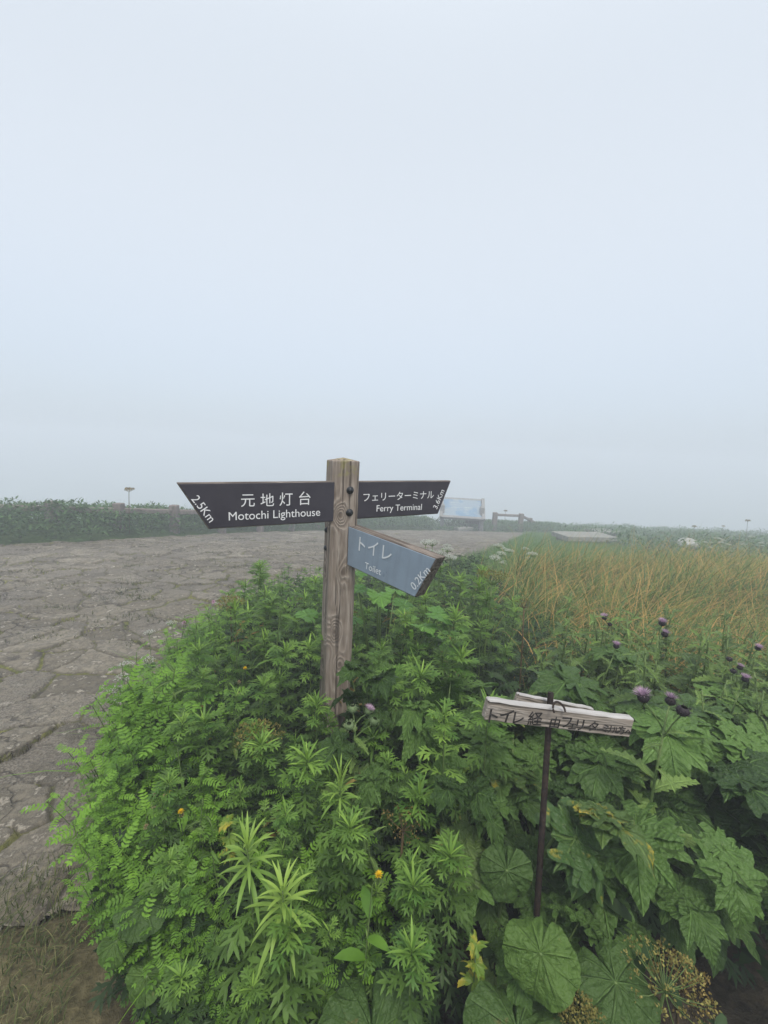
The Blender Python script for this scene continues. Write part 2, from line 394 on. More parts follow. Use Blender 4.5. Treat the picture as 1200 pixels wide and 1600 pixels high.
# ground: dark soil, thin grass, brown thatch near the lens
def ground_mat():
    m = NM('soil_and_turf'); g = m.n('ShaderNodeNewGeometry').outputs['Position']
    n = m.noise(g, 3.0, 6.0, .62); n2 = m.noise(g, 22.0, 5.0, .65); n3 = m.noise(g, .55, 3.0)
    soil = m.mix(m.maprange(n2, .3, .7), (0.020, 0.016, 0.011), (0.075, 0.062, 0.038))
    turf = m.mix(m.maprange(n2, .3, .7), (0.035, 0.075, 0.022), (0.095, 0.155, 0.045))
    thatch = m.mix(m.maprange(n2, .35, .65), (0.060, 0.054, 0.026), (0.16, 0.14, 0.075))
    s = m.n('ShaderNodeSeparateXYZ'); m.l(g, s.inputs[0])
    far = m.maprange(m.math('ADD', s.outputs[1], m.math('MULTIPLY', n3, 1.2)), 4.2, 6.0)
    col = m.mix(far, soil, turf)
    near = m.math('MULTIPLY', m.maprange(m.math('ADD', s.outputs[0], m.math('MULTIPLY', n, .35)), -.62, -.42, 1.0, 0.0), m.maprange(s.outputs[1], 3.0, 4.5, 1.0, 0.0))
    col = m.mix(near, col, thatch)
    m.principled(col, .9, .15, m.bump(m.math('ADD', n2, n), .9, .03)); return m.m
M['ground'] = ground_mat()

def paving_mat():
    m = NM('crazy_stone_paving'); g = m.n('ShaderNodeNewGeometry').outputs['Position']
    joint = m.attr('joint'); st = m.attr('stone'); grit = m.attr('grit')
    n1 = m.noise(g, 2.4, 5.0, .65, .4); n2 = m.noise(g, 16.0, 6.0, .68); n3 = m.noise(g, 75.0, 4.0, .7)
    a = m.mix(st, (0.095, 0.083, 0.060), (0.320, 0.288, 0.225))
    col = m.mix(m.maprange(n1, .34, .66), a, (0.190, 0.168, 0.128))
    col = m.mix(m.math('MULTIPLY', m.maprange(n2, .44, .58), .7), col, (0.060, 0.054, 0.043))
    col = m.mix(m.math('MULTIPLY', m.maprange(n2, .56, .64), .85), col, (0.40, 0.365, 0.30))
    col = m.mix(m.math('MULTIPLY', m.maprange(n1, .60, .68), .7), col, (0.040, 0.037, 0.035))
    peb = m.n('ShaderNodeTexVoronoi'); peb.inputs['Scale'].default_value = 70.0; m.l(g, peb.inputs['Vector'])
    pc = m.mix(m.math('POWER', peb.outputs['Distance'], 1.0), (0.36, 0.33, 0.28), (0.06, 0.052, 0.042))
    col = m.mix(m.math('MULTIPLY', m.math('MULTIPLY', grit, m.maprange(n1, .35, .6)), .8), col, pc)
    cv = m.n('ShaderNodeTexVoronoi', feature='DISTANCE_TO_EDGE'); cv.inputs['Scale'].default_value = 4.2
    wv = m.n('ShaderNodeVectorMath', operation='MULTIPLY_ADD'); cn = m.n('ShaderNodeTexNoise'); cn.inputs['Scale'].default_value = 5.0; cn.inputs['Detail'].default_value = 4.0; m.l(g, cn.inputs['Vector'])
    m.l(cn.outputs['Color'], wv.inputs[0]); wv.inputs[1].default_value = (.28, .28, .28); m.l(g, wv.inputs[2]); m.l(wv.outputs[0], cv.inputs['Vector'])
    crack = m.math('MULTIPLY', m.maprange(cv.outputs['Distance'], .006, .035, 1.0, 0.0), m.maprange(m.noise(g, 1.3, 3.0), .42, .56))
    col = m.mix(m.math('MULTIPLY', crack, .75), col, (0.045, 0.038, 0.028))
    moss = m.math('MULTIPLY', m.maprange(m.noise(g, 1.7, 4.0, .6), .38, .50), m.maprange(m.math('ADD', joint, m.math('MULTIPLY', m.math('SUBTRACT', n2, .5), .8)), .45, .75))
    col = m.mix(m.math('MULTIPLY', joint, .8), col, (0.036, 0.031, 0.024))
    mc = m.mix(m.maprange(n2, .35, .65), (0.065, 0.080, 0.020), (0.20, 0.20, 0.055))
    col = m.mix(m.math('MULTIPLY', moss, .9), col, mc)
    h = m.math('SUBTRACT', m.math('ADD', m.math('MULTIPLY', n2, 1.0), m.math('MULTIPLY', n3, .5)), m.math('MULTIPLY', crack, .7)); h = m.math('ADD', h, m.math('MULTIPLY', m.math('MULTIPLY', peb.outputs['Distance'], grit), -.8))
    m.principled(col, m.maprange(n1, .3, .7, .62, .85), .3, m.bump(h, 1.0, .022)); return m.m
M['paving'] = paving_mat()

def grass_mat(name, base, mid, tip, rough=.55):
    m = NM(name); tint = m.attr('tint'); t = m.attr('vs'); rnd = m.attr('va')
    k = m.math('ADD', t, m.math('SUBTRACT', tint, .5))
    col = m.mix(m.maprange(k, .15, .55), base, mid); col = m.mix(m.maprange(k, .66, 1.05), col, tip)
    b = m.principled(col, rough, .35); tr = m.n('ShaderNodeBsdfTranslucent'); m.l(col, tr.inputs[0])
    mx = m.n('ShaderNodeMixShader'); mx.inputs[0].default_value = .3
    m.l(b.outputs[0], mx.inputs[1]); m.l(tr.outputs[0], mx.inputs[2]); m.l(mx.outputs[0], m.out.inputs['Surface']); return m.m
M['tallgrass'] = grass_mat('tall_reed_grass', (0.05, 0.12, 0.03), (0.15, 0.25, 0.055), (0.52, 0.32, 0.105))
M['drygrass'] = grass_mat('dry_thatch', (0.05, 0.075, 0.020), (0.12, 0.15, 0.045), (0.26, 0.24, 0.11), .7)
M['weedgrass'] = grass_mat('paving_weed', (0.035, 0.055, 0.018), (0.10, 0.125, 0.04), (0.22, 0.19, 0.09), .7)

# ------------------------------------------------------------------ setting: ground sheet, stone paving
def axis_pts(a, b, near, far, c=0.0, k=.10):
    p = [0.0]
    while p[-1] < b - c: p.append(p[-1] + near + k * p[-1])
    q = [0.0]
    while q[-1] < c - a: q.append(q[-1] + near + k * q[-1])
    return np.array([c - v for v in q[:0:-1]] + [c + v for v in p])
gx = axis_pts(-150, 150, .12, 0, 0, .06); gy = axis_pts(-20, 150, .12, 0, 1.5, .06)
X, Y = np.meshgrid(gx, gy); Z = T(X, Y) + (fbm(X * 1.3, Y * 1.3, 3) - .5) * .05 * np.clip(Y, .3, 1.5)
def grid_mesh(X, Y, Z, attrs=None):
    ny, nx = X.shape; idx = np.arange(nx * ny).reshape(ny, nx)
    F = np.stack([idx[:-1, :-1], idx[:-1, 1:], idx[1:, 1:], idx[1:, :-1]], -1).reshape(-1, 4)
    V = np.stack([X, Y, Z], -1).reshape(-1, 3)
    return V, F
# paved area edge: x to the right of which the turf and the thicket begin
PE_Y = [.6, 1.2, 2.3, 3.5, 4.6, 5.5, 6.7, 8.3, 10, 13, 17, 22, 24]; PE_X = [-1.02, -1.02, -1.15, -1.2, -1.0, -.5, .5, 1.5, 2.3, 3.7, 5.4, 7.6, 8.0]
FE_X = [-16, -7.26, -6.1, -5.45, -4.2, -2.45, 0, 3.3, 6.3, 9]; FE_Y = [6.4, 7.8, 8.8, 10.7, 13.7, 16.2, 19.0, 21.3, 22.4, 22.4]
def pave_inside(x, y):             # >0 inside, metres from the edge (roughly)
    d = np.minimum(np.interp(y, PE_Y, PE_X) - x, np.interp(x, FE_X, FE_Y) - y)
    d = np.minimum(d, y - np.interp(x, [-3, -1.6, -1.2, -.9], [.9, 1.25, 1.42, 1.6]))
    return d + (fbm(x * 2.2, y * 2.2, 11) - .5) * .35
# the ground dips a little under the paving so that the two never cross
V, F = grid_mesh(X, Y, np.where(pave_inside(X, Y) > -.15, np.minimum(Z, T(X, Y) - .03) - .05, Z))
b = MB(); b.add((V, F, np.zeros(len(V)), np.zeros(len(V)))); structure('ground', b.mesh('ground', M['ground']))

def build_paving():
    rs = np.random.RandomState(4)
    ys = [.8]
    while ys[-1] < 23: ys.append(ys[-1] + .0044 * (ys[-1] + .5) + .003)
    ys = np.array(ys); s = np.concatenate([np.linspace(-1.75, -.25, 380), np.linspace(-.246, .6, 130)])
    Yg, Sg = np.meshgrid(ys, s, indexing='ij'); Xg = Sg * (Yg + .7)
    x = Xg.ravel(); y = Yg.ravel()
    wx = x + (fbm(x * 1.6, y * 1.6, 21) - .5) * .42 + (fbm(x * 7, y * 7, 31) - .5) * .07
    wy = y + (fbm(x * 1.6, y * 1.6, 25) - .5) * .42 + (fbm(x * 7, y * 7, 35) - .5) * .07
    c = .40; cx = wx / c; cyy = wy / (c * .82)
    ix = np.floor(cx); iy = np.floor(cyy)
    d1 = np.full(len(x), 9.0); d2 = d1.copy(); i1x = ix.copy(); i1y = iy.copy(); p1 = np.zeros((len(x), 2)); p2 = p1.copy()
    for dx in (-2, -1, 0, 1, 2):
        for dy in (-2, -1, 0, 1, 2):
            jx = ix + dx; jy = iy + dy
            qx = jx + .5 + (hsh(jx, jy, 1) - .5) * .95; qy = jy + .5 + (hsh(jx, jy, 2) - .5) * .95
            d = np.hypot(cx - qx, cyy - qy)
            n = d < d1; m_ = (~n) & (d < d2)
            d2 = np.where(n, d1, np.where(m_, d, d2)); p2[:, 0] = np.where(n, p1[:, 0], np.where(m_, qx, p2[:, 0])); p2[:, 1] = np.where(n, p1[:, 1], np.where(m_, qy, p2[:, 1]))
            d1 = np.where(n, d, d1); p1[:, 0] = np.where(n, qx, p1[:, 0]); p1[:, 1] = np.where(n, qy, p1[:, 1])
            i1x = np.where(n, jx, i1x); i1y = np.where(n, jy, i1y)
    sep = np.maximum(.15, np.hypot(p1[:, 0] - p2[:, 0], p1[:, 1] - p2[:, 1]))
    edge = (d2 ** 2 - d1 ** 2) / (2 * sep) * c          # metres to the joint
    wid = .005 + .022 * fbm(x * 1.1, y * 1.1, 51)
    joint = np.clip(1.35 - edge / wid, 0, 1)
    rnd = hsh(i1x, i1y, 5)
    grit = np.clip((hsh(i1x, i1y, 9) > .80) * .8 + np.clip((fbm(x * .9, y * .9, 71) - .53) * 9, 0, 1), 0, 1) * (1 - .3 * joint)
    tilt = ((hsh(i1x, i1y, 6) - .5) * (cx - p1[:, 0]) + (hsh(i1x, i1y, 7) - .5) * (cyy - p1[:, 1])) * .075
    z = T(x, y) + (rnd - .5) * .022 + tilt * .6 + (fbm(x * 4, y * 4, 41) - .5) * .040 + (fbm(x * 14, y * 14, 45) - .5) * .014 - joint * .018 - grit * .006
    ins = pave_inside(x, y)
    z = z + np.clip(ins * .5, -.2, 0)
    b = MB(); V, F = grid_mesh(Xg, Yg, z.reshape(Xg.shape))
    keep = (ins[F] > -.12).all(1)
    F = F[keep]; used = np.unique(F); rm = np.full(len(V), -1); rm[used] = np.arange(len(used))
    b.add((V[used], rm[F], np.zeros(len(used)), np.zeros(len(used))))
    me = b.mesh('paving', M['paving'])
    for k, a in (('joint', joint), ('stone', rnd), ('grit', grit)):
        me.attributes.new(k, 'FLOAT', 'POINT').data.foreach_set('value', a[used].astype(np.float32))
    structure('stone_paving', me)
build_paving()

# ------------------------------------------------------------------ the signpost
BU = np.array([math.cos(R(30)), math.sin(R(30)), 0.0]); BN = np.array([BU[1], -BU[0], 0.0])
ML = P(276, 754, F_PX * .17 / 75)
def plane_hit(px, py, p0, n):
    d = ray(px, py); o = np.array([0, 0, EYE]); return o + d * (np.dot(p0 - o, n) / np.dot(d, n))
def text_mesh(body, mat, name, fat=0.0):
    cu = bpy.data.curves.new('tmp', 'FONT'); cu.body = body; cu.size = 1.0; cu.offset = fat; cu.resolution_u = 6
    o = bpy.data.objects.new('tmp', cu); COL.objects.link(o)
    dg = bpy.context.evaluated_depsgraph_get(); dg.update()
    me = bpy.data.meshes.new_from_object(o.evaluated_get(dg)); bpy.data.objects.remove(o)
    me.name = name; me.materials.clear(); me.materials.append(mat)
    return me
def thicken(me, off):              # a flat text mesh moved out to several slightly shifted copies would overlap; give it a small real thickness instead
    import bmesh
    bm = bmesh.new(); bm.from_mesh(me)
    r_ = bmesh.ops.extrude_face_region(bm, geom=bm.faces[:])
    bmesh.ops.translate(bm, verts=[v for v in r_['geom'] if isinstance(v, bmesh.types.BMVert)], vec=(0, 0, off))
    bm.normal_update(); bm.to_mesh(me); bm.free()
def place_text(body, mat, parent, origin, ex, ez, n, p0, p1, pbase, height=None, rot=0.0, lift=.0012, sx_=None):
    """text whose ink spans world points p0..p1 (its width) on the plane origin/ex/ez with outward normal n"""
    me = text_mesh(body, mat, 'lettering')
    co = np.array([v.co[:] for v in me.vertices]); lo = co.min(0); hi = co.max(0)
    wd = np.linalg.norm(p1 - p0); s = wd / (hi[0] - lo[0]); sy_ = s if height is None else height / (hi[1] - lo[1])
    thicken(me, .0006 / s)
    dx = (p1 - p0) / wd; dz = np.cross(n, dx)
    base = p0 + n * lift
    A = np.eye(4)
    A[:3, 0] = dx * s; A[:3, 1] = dz * sy_; A[:3, 2] = n * s
    A[:3, 3] = base - dx * s * lo[0] - dz * sy_ * lo[1]
    o = link('lettering', me, parent)
    o.matrix_world = Matrix(A.tolist())
    return o

post_rot = R(23)
PC = np.array([-.189, 1.864, 0.0])           # post axis
PC[:2] = P(536, 900, 1.0)[:2] * 0 + PC[:2]
sp = thing('signpost', 'tall weathered wooden signpost with three pointed direction boards rising from the thicket', 'signpost', (PC[0], PC[1], float(T(PC[0], PC[1]))))
PZ = float(T(PC[0], PC[1]))
def build_post():
    W = .120; ch = .012; hs = W / 2
    prof = [(-hs + ch, -hs), (hs - ch, -hs), (hs, -hs + ch), (hs, hs - ch), (hs - ch, hs), (-hs + ch, hs), (-hs, hs - ch), (-hs, -hs + ch)]
    top = 1.570 - PZ; zs = list(np.linspace(-.15, top, 60)); rs = np.random.RandomState(2)
    V = []; F = []
    for i, z in enumerate(zs):
        j = rs.uniform(-.0008, .0008, (8, 2))
        lean = -.012 * (1.0 - z / top)
        for q, (x, y) in enumerate(prof): V.append([x + j[q, 0] + lean * .9, y + j[q, 1], z])
    n = len(zs)
    for (f, dz) in ((.97, .004), (.04, .017)):
        for (x, y) in prof: V.append([x * f, y * f, top + dz])
    for i in range(n + 1):
        for j in range(8): F.append([i * 8 + j, i * 8 + (j + 1) % 8, (i + 1) * 8 + (j + 1) % 8, (i + 1) * 8 + j])
    t0 = (n + 1) * 8; F += [[t0, t0 + 1, t0 + 2, t0 + 3], [t0, t0 + 3, t0 + 4, t0 + 7], [t0 + 4, t0 + 5, t0 + 6, t0 + 7]]
    b = MB(); b.add(tplv(V, F)); o = link('post', b.mesh('post', M['post'], smooth=False), sp); o.rotation_euler = (0, 0, post_rot)
    return o
post = build_post()
SPM = Matrix.Translation(sp.location)
def sub(name, me, parent, Mw):
    o = link(name, me, parent); o.matrix_parent_inverse = Matrix.Identity(4)
    bpy.context.view_layer.update()
    o.matrix_world = Mw; return o
pu = np.array([math.cos(post_rot), math.sin(post_rot), 0]); pn = np.array([pu[1], -pu[0], 0])
def add_bolt(px, py, face='front'):
    nrm = pn if face == 'front' else -pu
    p0 = PC + nrm * .060
    h = plane_hit(px, py, p0, nrm)
    b = MB(); b.add(lathe([(.0, .012), (.006, .0115), (.0105, .008), (.0125, .003), (.0125, -.004)][::-1], 16))
    b.add(lathe([(.0165, -.004), (.0165, .0015), (.012, .002)], 16))
    ex = np.cross([0, 0, 1], nrm); A = np.eye(4); A[:3, 0] = ex; A[:3, 1] = [0, 0, 1]; A[:3, 2] = nrm; A[:3, 3] = h
    sub('bolt', b.mesh('bolt', M['bolt']), sp, Matrix(A.tolist()))
bpy.context.view_layer.update()
add_bolt(547, 766); add_bolt(546, 801); add_bolt(511, 828, 'side'); add_bolt(510, 856, 'side')

def board(label, u, n, corners, thick, inset, panel, edge_mat, end_first=True):
    """a pointed board: 4 front corners (top-post, top-tip, bottom-tip, bottom-post) in (s, z) from an origin; timber body with a thin sign plate on its front"""
    pass
def make_board(label, origin, u, n, pts, thick, plate_mat, plate_inset=.004):
    """pts: outline of the front face in (along u, up) metres from origin, counter-clockwise seen from the front"""
    pts = np.array(pts, float); c = pts.mean(0)
    def solid(q, y0, y1, seg=10):
        # quads: densify each edge so the outline can be a little uneven
        V = []; F = []
        for y in (y0, y1):
            for (a, z) in q: V.append([a, y, z])
        k = len(q)
        F.append([0, 1, 2, 3]); F.append([7, 6, 5, 4])
        for i in range(4): F.append([i, i + 4, (i + 1) % 4 + 4, (i + 1) % 4])
        return tplv(V, F)
    A = np.eye(4); A[:3, 0] = u; A[:3, 1] = -n; A[:3, 2] = np.cross(u, -n); A[:3, 3] = origin
    b = MB(); b.add(solid(pts, .0, thick)); me = b.mesh('sign_board', M['boardwood'], smooth=False)
    o = link('sign_board', me, sp); bpy.context.view_layer.update(); o.matrix_world = Matrix(A.tolist())
    if label: o['label'] = label
    bv = o.modifiers.new('soft edge', 'BEVEL'); bv.width = .004; bv.segments = 2
    ins = []
    for i in range(4):
        p = pts[i]; d1 = (pts[i - 1] - p) / np.linalg.norm(pts[i - 1] - p); d2 = (pts[(i + 1) % 4] - p) / np.linalg.norm(pts[(i + 1) % 4] - p)
        sn = abs(d1[0] * d2[1] - d1[1] * d2[0]); ins.append(p + (d1 + d2) * plate_inset / sn)
    b = MB(); b.add(solid(ins, -.0025, .004)); o2 = link('sign_plate', b.mesh('sign_plate', plate_mat, smooth=False), o)
    bv = o2.modifiers.new('soft edge', 'BEVEL'); bv.width = .001; bv.segments = 1
    bpy.context.view_layer.update()
    return o, A

def board_from_px(label, px_pts, p0, u, n, thick, plate, texts, letter):
    ez = np.cross(u, -n)
    o0 = p0
    pts = []
    for (px, py) in px_pts:
        h = plane_hit(px, py, p0, n); pts.append([np.dot(h - o0, u), np.dot(h - o0, ez)])
    o, A = make_board(label, o0, u, n, pts, thick, plate)
    for (body, a, c, hgt) in texts:
        q0 = plane_hit(*a, p0 + n * .003, n); q1 = plane_hit(*c, p0 + n * .003, n)
        place_text(body, letter, o, o0, u, ez, n, q0, q1, None, height=hgt, lift=.0008)
    return o
board_from_px('dark board pointing left with white Motochi Lighthouse lettering', [(528, 815), (528, 752), (276, 754.5), (326, 827)][::-1], ML, BU, BN, .034, M['panel'],
              [('元', (376.5, 792), (398, 791.4), None), ('地', (407, 791.2), (428, 790.6), None), ('灯', (436.5, 790.5), (457, 789.8), None), ('台', (467, 789.2), (485, 788.6), None),
               ('Motochi Lighthouse', (357.5, 817.5), (500, 809.5), None), ('2.5Km', (298, 780), (327, 817), None)], M['letter'])
board_from_px('dark board pointing right with white Ferry Terminal lettering', [(545, 812), (684.5, 803), (705, 751), (545, 752)], ML, BU, BN, .034, M['panel'],
              [('フェリーターミナル', (567.5, 783.5), (677.5, 778.5), None), ('Ferry Terminal', (588, 802.5), (658.5, 799.5), None), ('3.6Km', (682.5, 796), (694.5, 767), None)], M['letter'])
# toilet board: comes forward and right, sags a little
tA = P(541, 820, F_PX * .17 / 60.5); tB = P(682, 873, F_PX * .17 / 74)
tu = tB - tA; tu /= np.linalg.norm(tu)
tn = np.cross(tu, [0, 0, 1.0]); tn /= np.linalg.norm(tn)
if tn[1] > 0: tn = -tn
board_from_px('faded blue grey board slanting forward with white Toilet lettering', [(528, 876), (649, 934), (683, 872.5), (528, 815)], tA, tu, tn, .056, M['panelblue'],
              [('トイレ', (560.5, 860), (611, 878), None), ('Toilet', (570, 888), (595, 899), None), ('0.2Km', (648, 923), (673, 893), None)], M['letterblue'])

# ------------------------------------------------------------------ leaf templates
def t_mugleaf(L, seed, cut=3):
    rr = random.Random(seed); b = MB()
    b.add(blade(L * 1.0, L * .085, 4, .1, .15))
    b.add(blade(L * .42, L * .13, 3, .2, .2), pos=(0, L * .62, 0))
    for i in range(cut):
        y = L * (.22 + .50 * i / max(1, cut - 1)); l = L * (.44 - .10 * abs(i - 1) / 1.0 * (.6 if i < 1 else 1)) * rr.uniform(.85, 1.15)
        for sd in (-1, 1):
            a = sd * -R(rr.uniform(38, 56)); b.add(blade(l, l * .23, 3, rr.uniform(0, .4), .2), rotz(a), (0, y + rr.uniform(-.004, .004), 0))
            if i < 2:
                d = rotz(a) @ np.array([0, l * .42, 0])
                b.add(blade(l * .42, l * .15, 2, .2, .2), rotz(a + sd * -R(38)), d + [0, y, 0])
                b.add(blade(l * .36, l * .14, 2, .2, .2), rotz(a + sd * R(40)), d * .9 + [0, y, 0])
    return bend(b.tpl(), rr.uniform(.5, 1.1), L)
MUGL = [t_mugleaf(.10, i) for i in range(5)]
NARROW = [blade(.056, .0062, 4, .5, .3, lift=.1), blade(.066, .0066, 5, .8, .3, lift=.15), blade(.050, .0056, 4, .3, .3)]
def t_pinnate(L, pairs, seed, lw=.48):
    rr = random.Random(seed); b = MB()
    b.add(blade(L * .92, L * .02, 4, 0, 0, prof=lambda t: 1 - .6 * t, flat=True))
    for i in range(pairs):
        y = L * (.16 + .74 * i / (pairs - 1)); l = L * .22 * (1 - .25 * abs(i / (pairs - 1) - .45)) * rr.uniform(.9, 1.1)
        for sd in (-1, 1):
            b.add(blade(l, l * lw, 3, rr.uniform(-.2, .5), rr.uniform(.1, .4), prof=lambda t: max(.12, math.sin(math.pi * min(1, t * .88 + .1)) ** .7)), rotz(-sd * R(rr.uniform(58, 74))) @ roty(rr.uniform(-.25, .25)), (0, y, 0))
    b.add(blade(L * .2, L * .2 * lw, 3, .2, .2), pos=(0, L * .9, 0))
    return bend(b.tpl(), rr.uniform(.4, 1.0), L)
PINN = [t_pinnate(.10, 6, i) for i in range(4)]
SIMPLE = [blade(.06, .026, 3, .6, .25, prof=lambda t: max(.06, math.sin(math.pi * min(1, t * .86 + .12)))), blade(.08, .030, 4, .9, .2), blade(.05, .026, 3, .4, .35)]

def t_lobed(lobes, seed, serr=.06, teeth=46, rough=.06, cup=.13, droop=.9, na=120, base_notch=True, hang=0.0):
    """a leaf blade grown from pointed lobes [(angle deg from the tip, length, half angle of the point)]; base at the origin, tip towards +Y"""
    rr = random.Random(seed)
    th = np.linspace(-math.pi, math.pi, na, endpoint=False)
    rad = np.full(na, .05); own = np.zeros(na, int)
    for k, (a, l, be) in enumerate(lobes):
        D = np.abs((th - R(a) + math.pi) % (2 * math.pi) - math.pi); be_ = R(be)
        r_ = np.where(D + be_ < math.pi * .93, l * np.sin(be_) / np.maximum(.02, np.sin(np.minimum(be_ + D, math.pi * .93))), .03)
        r_ = np.minimum(r_ * (1 + .26 * np.sin(np.clip(D / 1.1, 0, 1) * math.pi) * np.exp(-D)), l * (.93 + .07 * np.cos(np.clip(D * 9, 0, math.pi))))
        m_ = r_ > rad; rad = np.where(m_, r_, rad); own = np.where(m_, k, own)
    if base_notch: rad *= np.clip((math.pi - np.abs(th)) / .45, .12, 1)
    saw = ((np.arange(na) * teeth / na * 1.0 + np.array([rr.uniform(-.2, .2) for _ in range(na)])) % 1.0)
    rad *= 1 - serr * saw + rough * (np.array([rr.random() for _ in range(na)]) - .5)
    rings = [.04, .25, .45, .65, .83, 1.0]
    V = []; va = []; vs = []
    L0 = max(l for _, l, _ in lobes)
    ph = [rr.uniform(0, 6.28) for _ in range(4)]
    angs = np.array([R(l[0]) for l in lobes])[own]; D = (th - angs + math.pi) % (2 * math.pi) - math.pi
    for q in rings:
        r_ = rad * q; x = r_ * np.sin(-th) * -1; y = r_ * np.cos(th)
        ac = np.abs(r_ * np.sin(D)); al = r_ * np.cos(D)
        z = cup * ac * .9 - cup * .10 * L0 * 0 + .035 * L0 * np.sin(x / L0 * 9 + ph[0]) * np.sin(y / L0 * 8 + ph[1]) + .022 * L0 * np.sin(th * 7 + ph[2]) * q + .016 * L0 * np.sin(th * 17 + ph[3]) * q ** 2
        V.append(np.stack([x, y, z], 1)); va.append(ac); vs.append(al - ac * 1.15)
    n = len(rings); F = []
    for i in range(n - 1):
        for j in range(na): F.append([i * na + j, i * na + (j + 1) % na, (i + 1) * na + (j + 1) % na, (i + 1) * na + j])
    V = np.concatenate(V); V[:, 0] *= 1
    F = np.array(F)[:, ::-1]
    t = (V, F, np.concatenate(va), np.concatenate(vs))
    return bend(t, droop, L0)
def t_compound(L, seed, parts=3, droop=.8):
    """hogweed / angelica leaf: 3 or 5 lobed leaflets on a forked stalk; base at origin"""
    rr = random.Random(seed); b = MB()
    lob = lambda k, side: [(0, L * .62 * k, 22), (40, L * (.50 if side >= 0 else .40) * k, 21), (-40, L * (.50 if side <= 0 else .40) * k, 21), (84, L * .34 * k, 27), (-84, L * .34 * k, 27)]
    b.add(blade(L * .42, .008, 4, 0, .6, prof=lambda t: 1 - .5 * t))
    b.add(t_lobed(lob(1.0, 0), seed * 7 + 1, droop=droop), pos=(0, L * .36, 0))
    for sd in (-1, 1):
        b.add(t_lobed(lob(.86, sd), seed * 7 + 2 + sd, droop=droop * .9), rotz(-sd * R(62)) @ roty(sd * .15), (sd * .006, L * .16, 0))
        b.add(blade(L * .12, .005, 2, 0, .4), rotz(-sd * R(62)), (0, L * .13, 0))
        if parts == 5: b.add(t_lobed(lob(.55, sd), seed * 7 + 5 + sd, droop=droop * .8), rotz(-sd * R(98)) @ roty(sd * .2), (sd * .004, L * .05, 0))
    return bend(b.tpl(), droop * .5, L)
HOGL = [t_compound(.30, 1, 3, .55), t_compound(.28, 2, 5, .75), t_compound(.33, 3, 3, .45), t_compound(.26, 4, 3, .9)]
PALM = [t_lobed([(0, .15, 38), (44, .13, 36), (-44, .13, 36), (90, .11, 38), (-90, .11, 38), (134, .085, 36), (-134, .085, 36)], 20 + i, droop=.7, serr=.10, teeth=40) for i in range(3)]
def t_round(Rr, seed, lobes=14, notch=.16, wav=.05, droop=.7):
    rr = random.Random(seed); na = 110
    th = np.linspace(-math.pi, math.pi, na, endpoint=False)
    rad = Rr * (1 + .10 * np.cos(th) + wav * .5 * np.sin(th * 5 + rr.uniform(0, 6)) + .030 * np.abs(np.sin(th * lobes * .5 + rr.uniform(0, 6))) + np.array([rr.uniform(-.012, .012) for _ in th]))
    rad *= np.clip((math.pi - np.abs(th)) / notch, .05, 1) ** .6
    ribs = np.linspace(-R(150), R(150), 9); D = th[:, None] - ribs[None]; own = np.argmin(np.abs(D), 1); D = D[np.arange(na), own]
    V = []; va = []; vs = []; ph = [rr.uniform(0, 6.28) for _ in range(3)]
    rings = [.03, .2, .4, .6, .78, .9, 1.0]
    for q in rings:
        r_ = rad * q; x = r_ * np.sin(th); y = r_ * np.cos(th); ac = np.abs(r_ * np.sin(D))
        z = -.035 * ac + Rr * (.14 * q ** 2 * np.sin(th * 3 + ph[0]) + .07 * q * np.sin(th * 5 + ph[1]) - .18 * q ** 2 + .045 * q ** 3 * np.sin(th * 11 + ph[2]) + .02 * q * np.sin(th * 19 + ph[0]))
        V.append(np.stack([x, y, z], 1)); va.append(ac); vs.append(r_ * np.cos(D) - ac * 1.1)
    F = []
    for i in range(len(rings) - 1):
        for j in range(na): F.append([i * na + j, (i + 1) * na + j, (i + 1) * na + (j + 1) % na, i * na + (j + 1) % na])
    return bend((np.concatenate(V), np.array(F), np.concatenate(va), np.concatenate(vs)), droop, Rr)
ROUND = [t_round(.12, i, droop=.5) for i in range(4)]
THL = [toothed(.20, .075, 16, .9, .25, .42, .006, .5, i) for i in range(4)]
THS = [toothed(.12, .045, 12, .8, .25, .5, .005, .5, 10 + i) for i in range(3)]

# ------------------------------------------------------------------ plant builders: each returns [(part name, mesh)] and is shared by its copies
GA = 2.39996
def dirv(az, el): return np.array([math.cos(az) * math.cos(el), math.sin(az) * math.cos(el), math.sin(el)])
def stem_line(H, rr, lean=.06, n=6):
    a = rr.uniform(0, 6.28); c = rr.uniform(.2, 1) * lean * H
    t = np.linspace(0, 1, n)
    return np.stack([np.cos(a) * c * t ** 2, np.sin(a) * c * t ** 2, H * t], 1)
def at_line(pts, t):
    k = t * (len(pts) - 1); i = min(int(k), len(pts) - 2); return pts[i] * (1 - (k - i)) + pts[i + 1] * (k - i)
def put_leaf(b, tpl, pos, az, el, tint, s=1.0, mat=0, roll=0.0):
    b.add(tpl, frame(dirv(az, el)) @ roty(roll), pos, tint, mat, s)

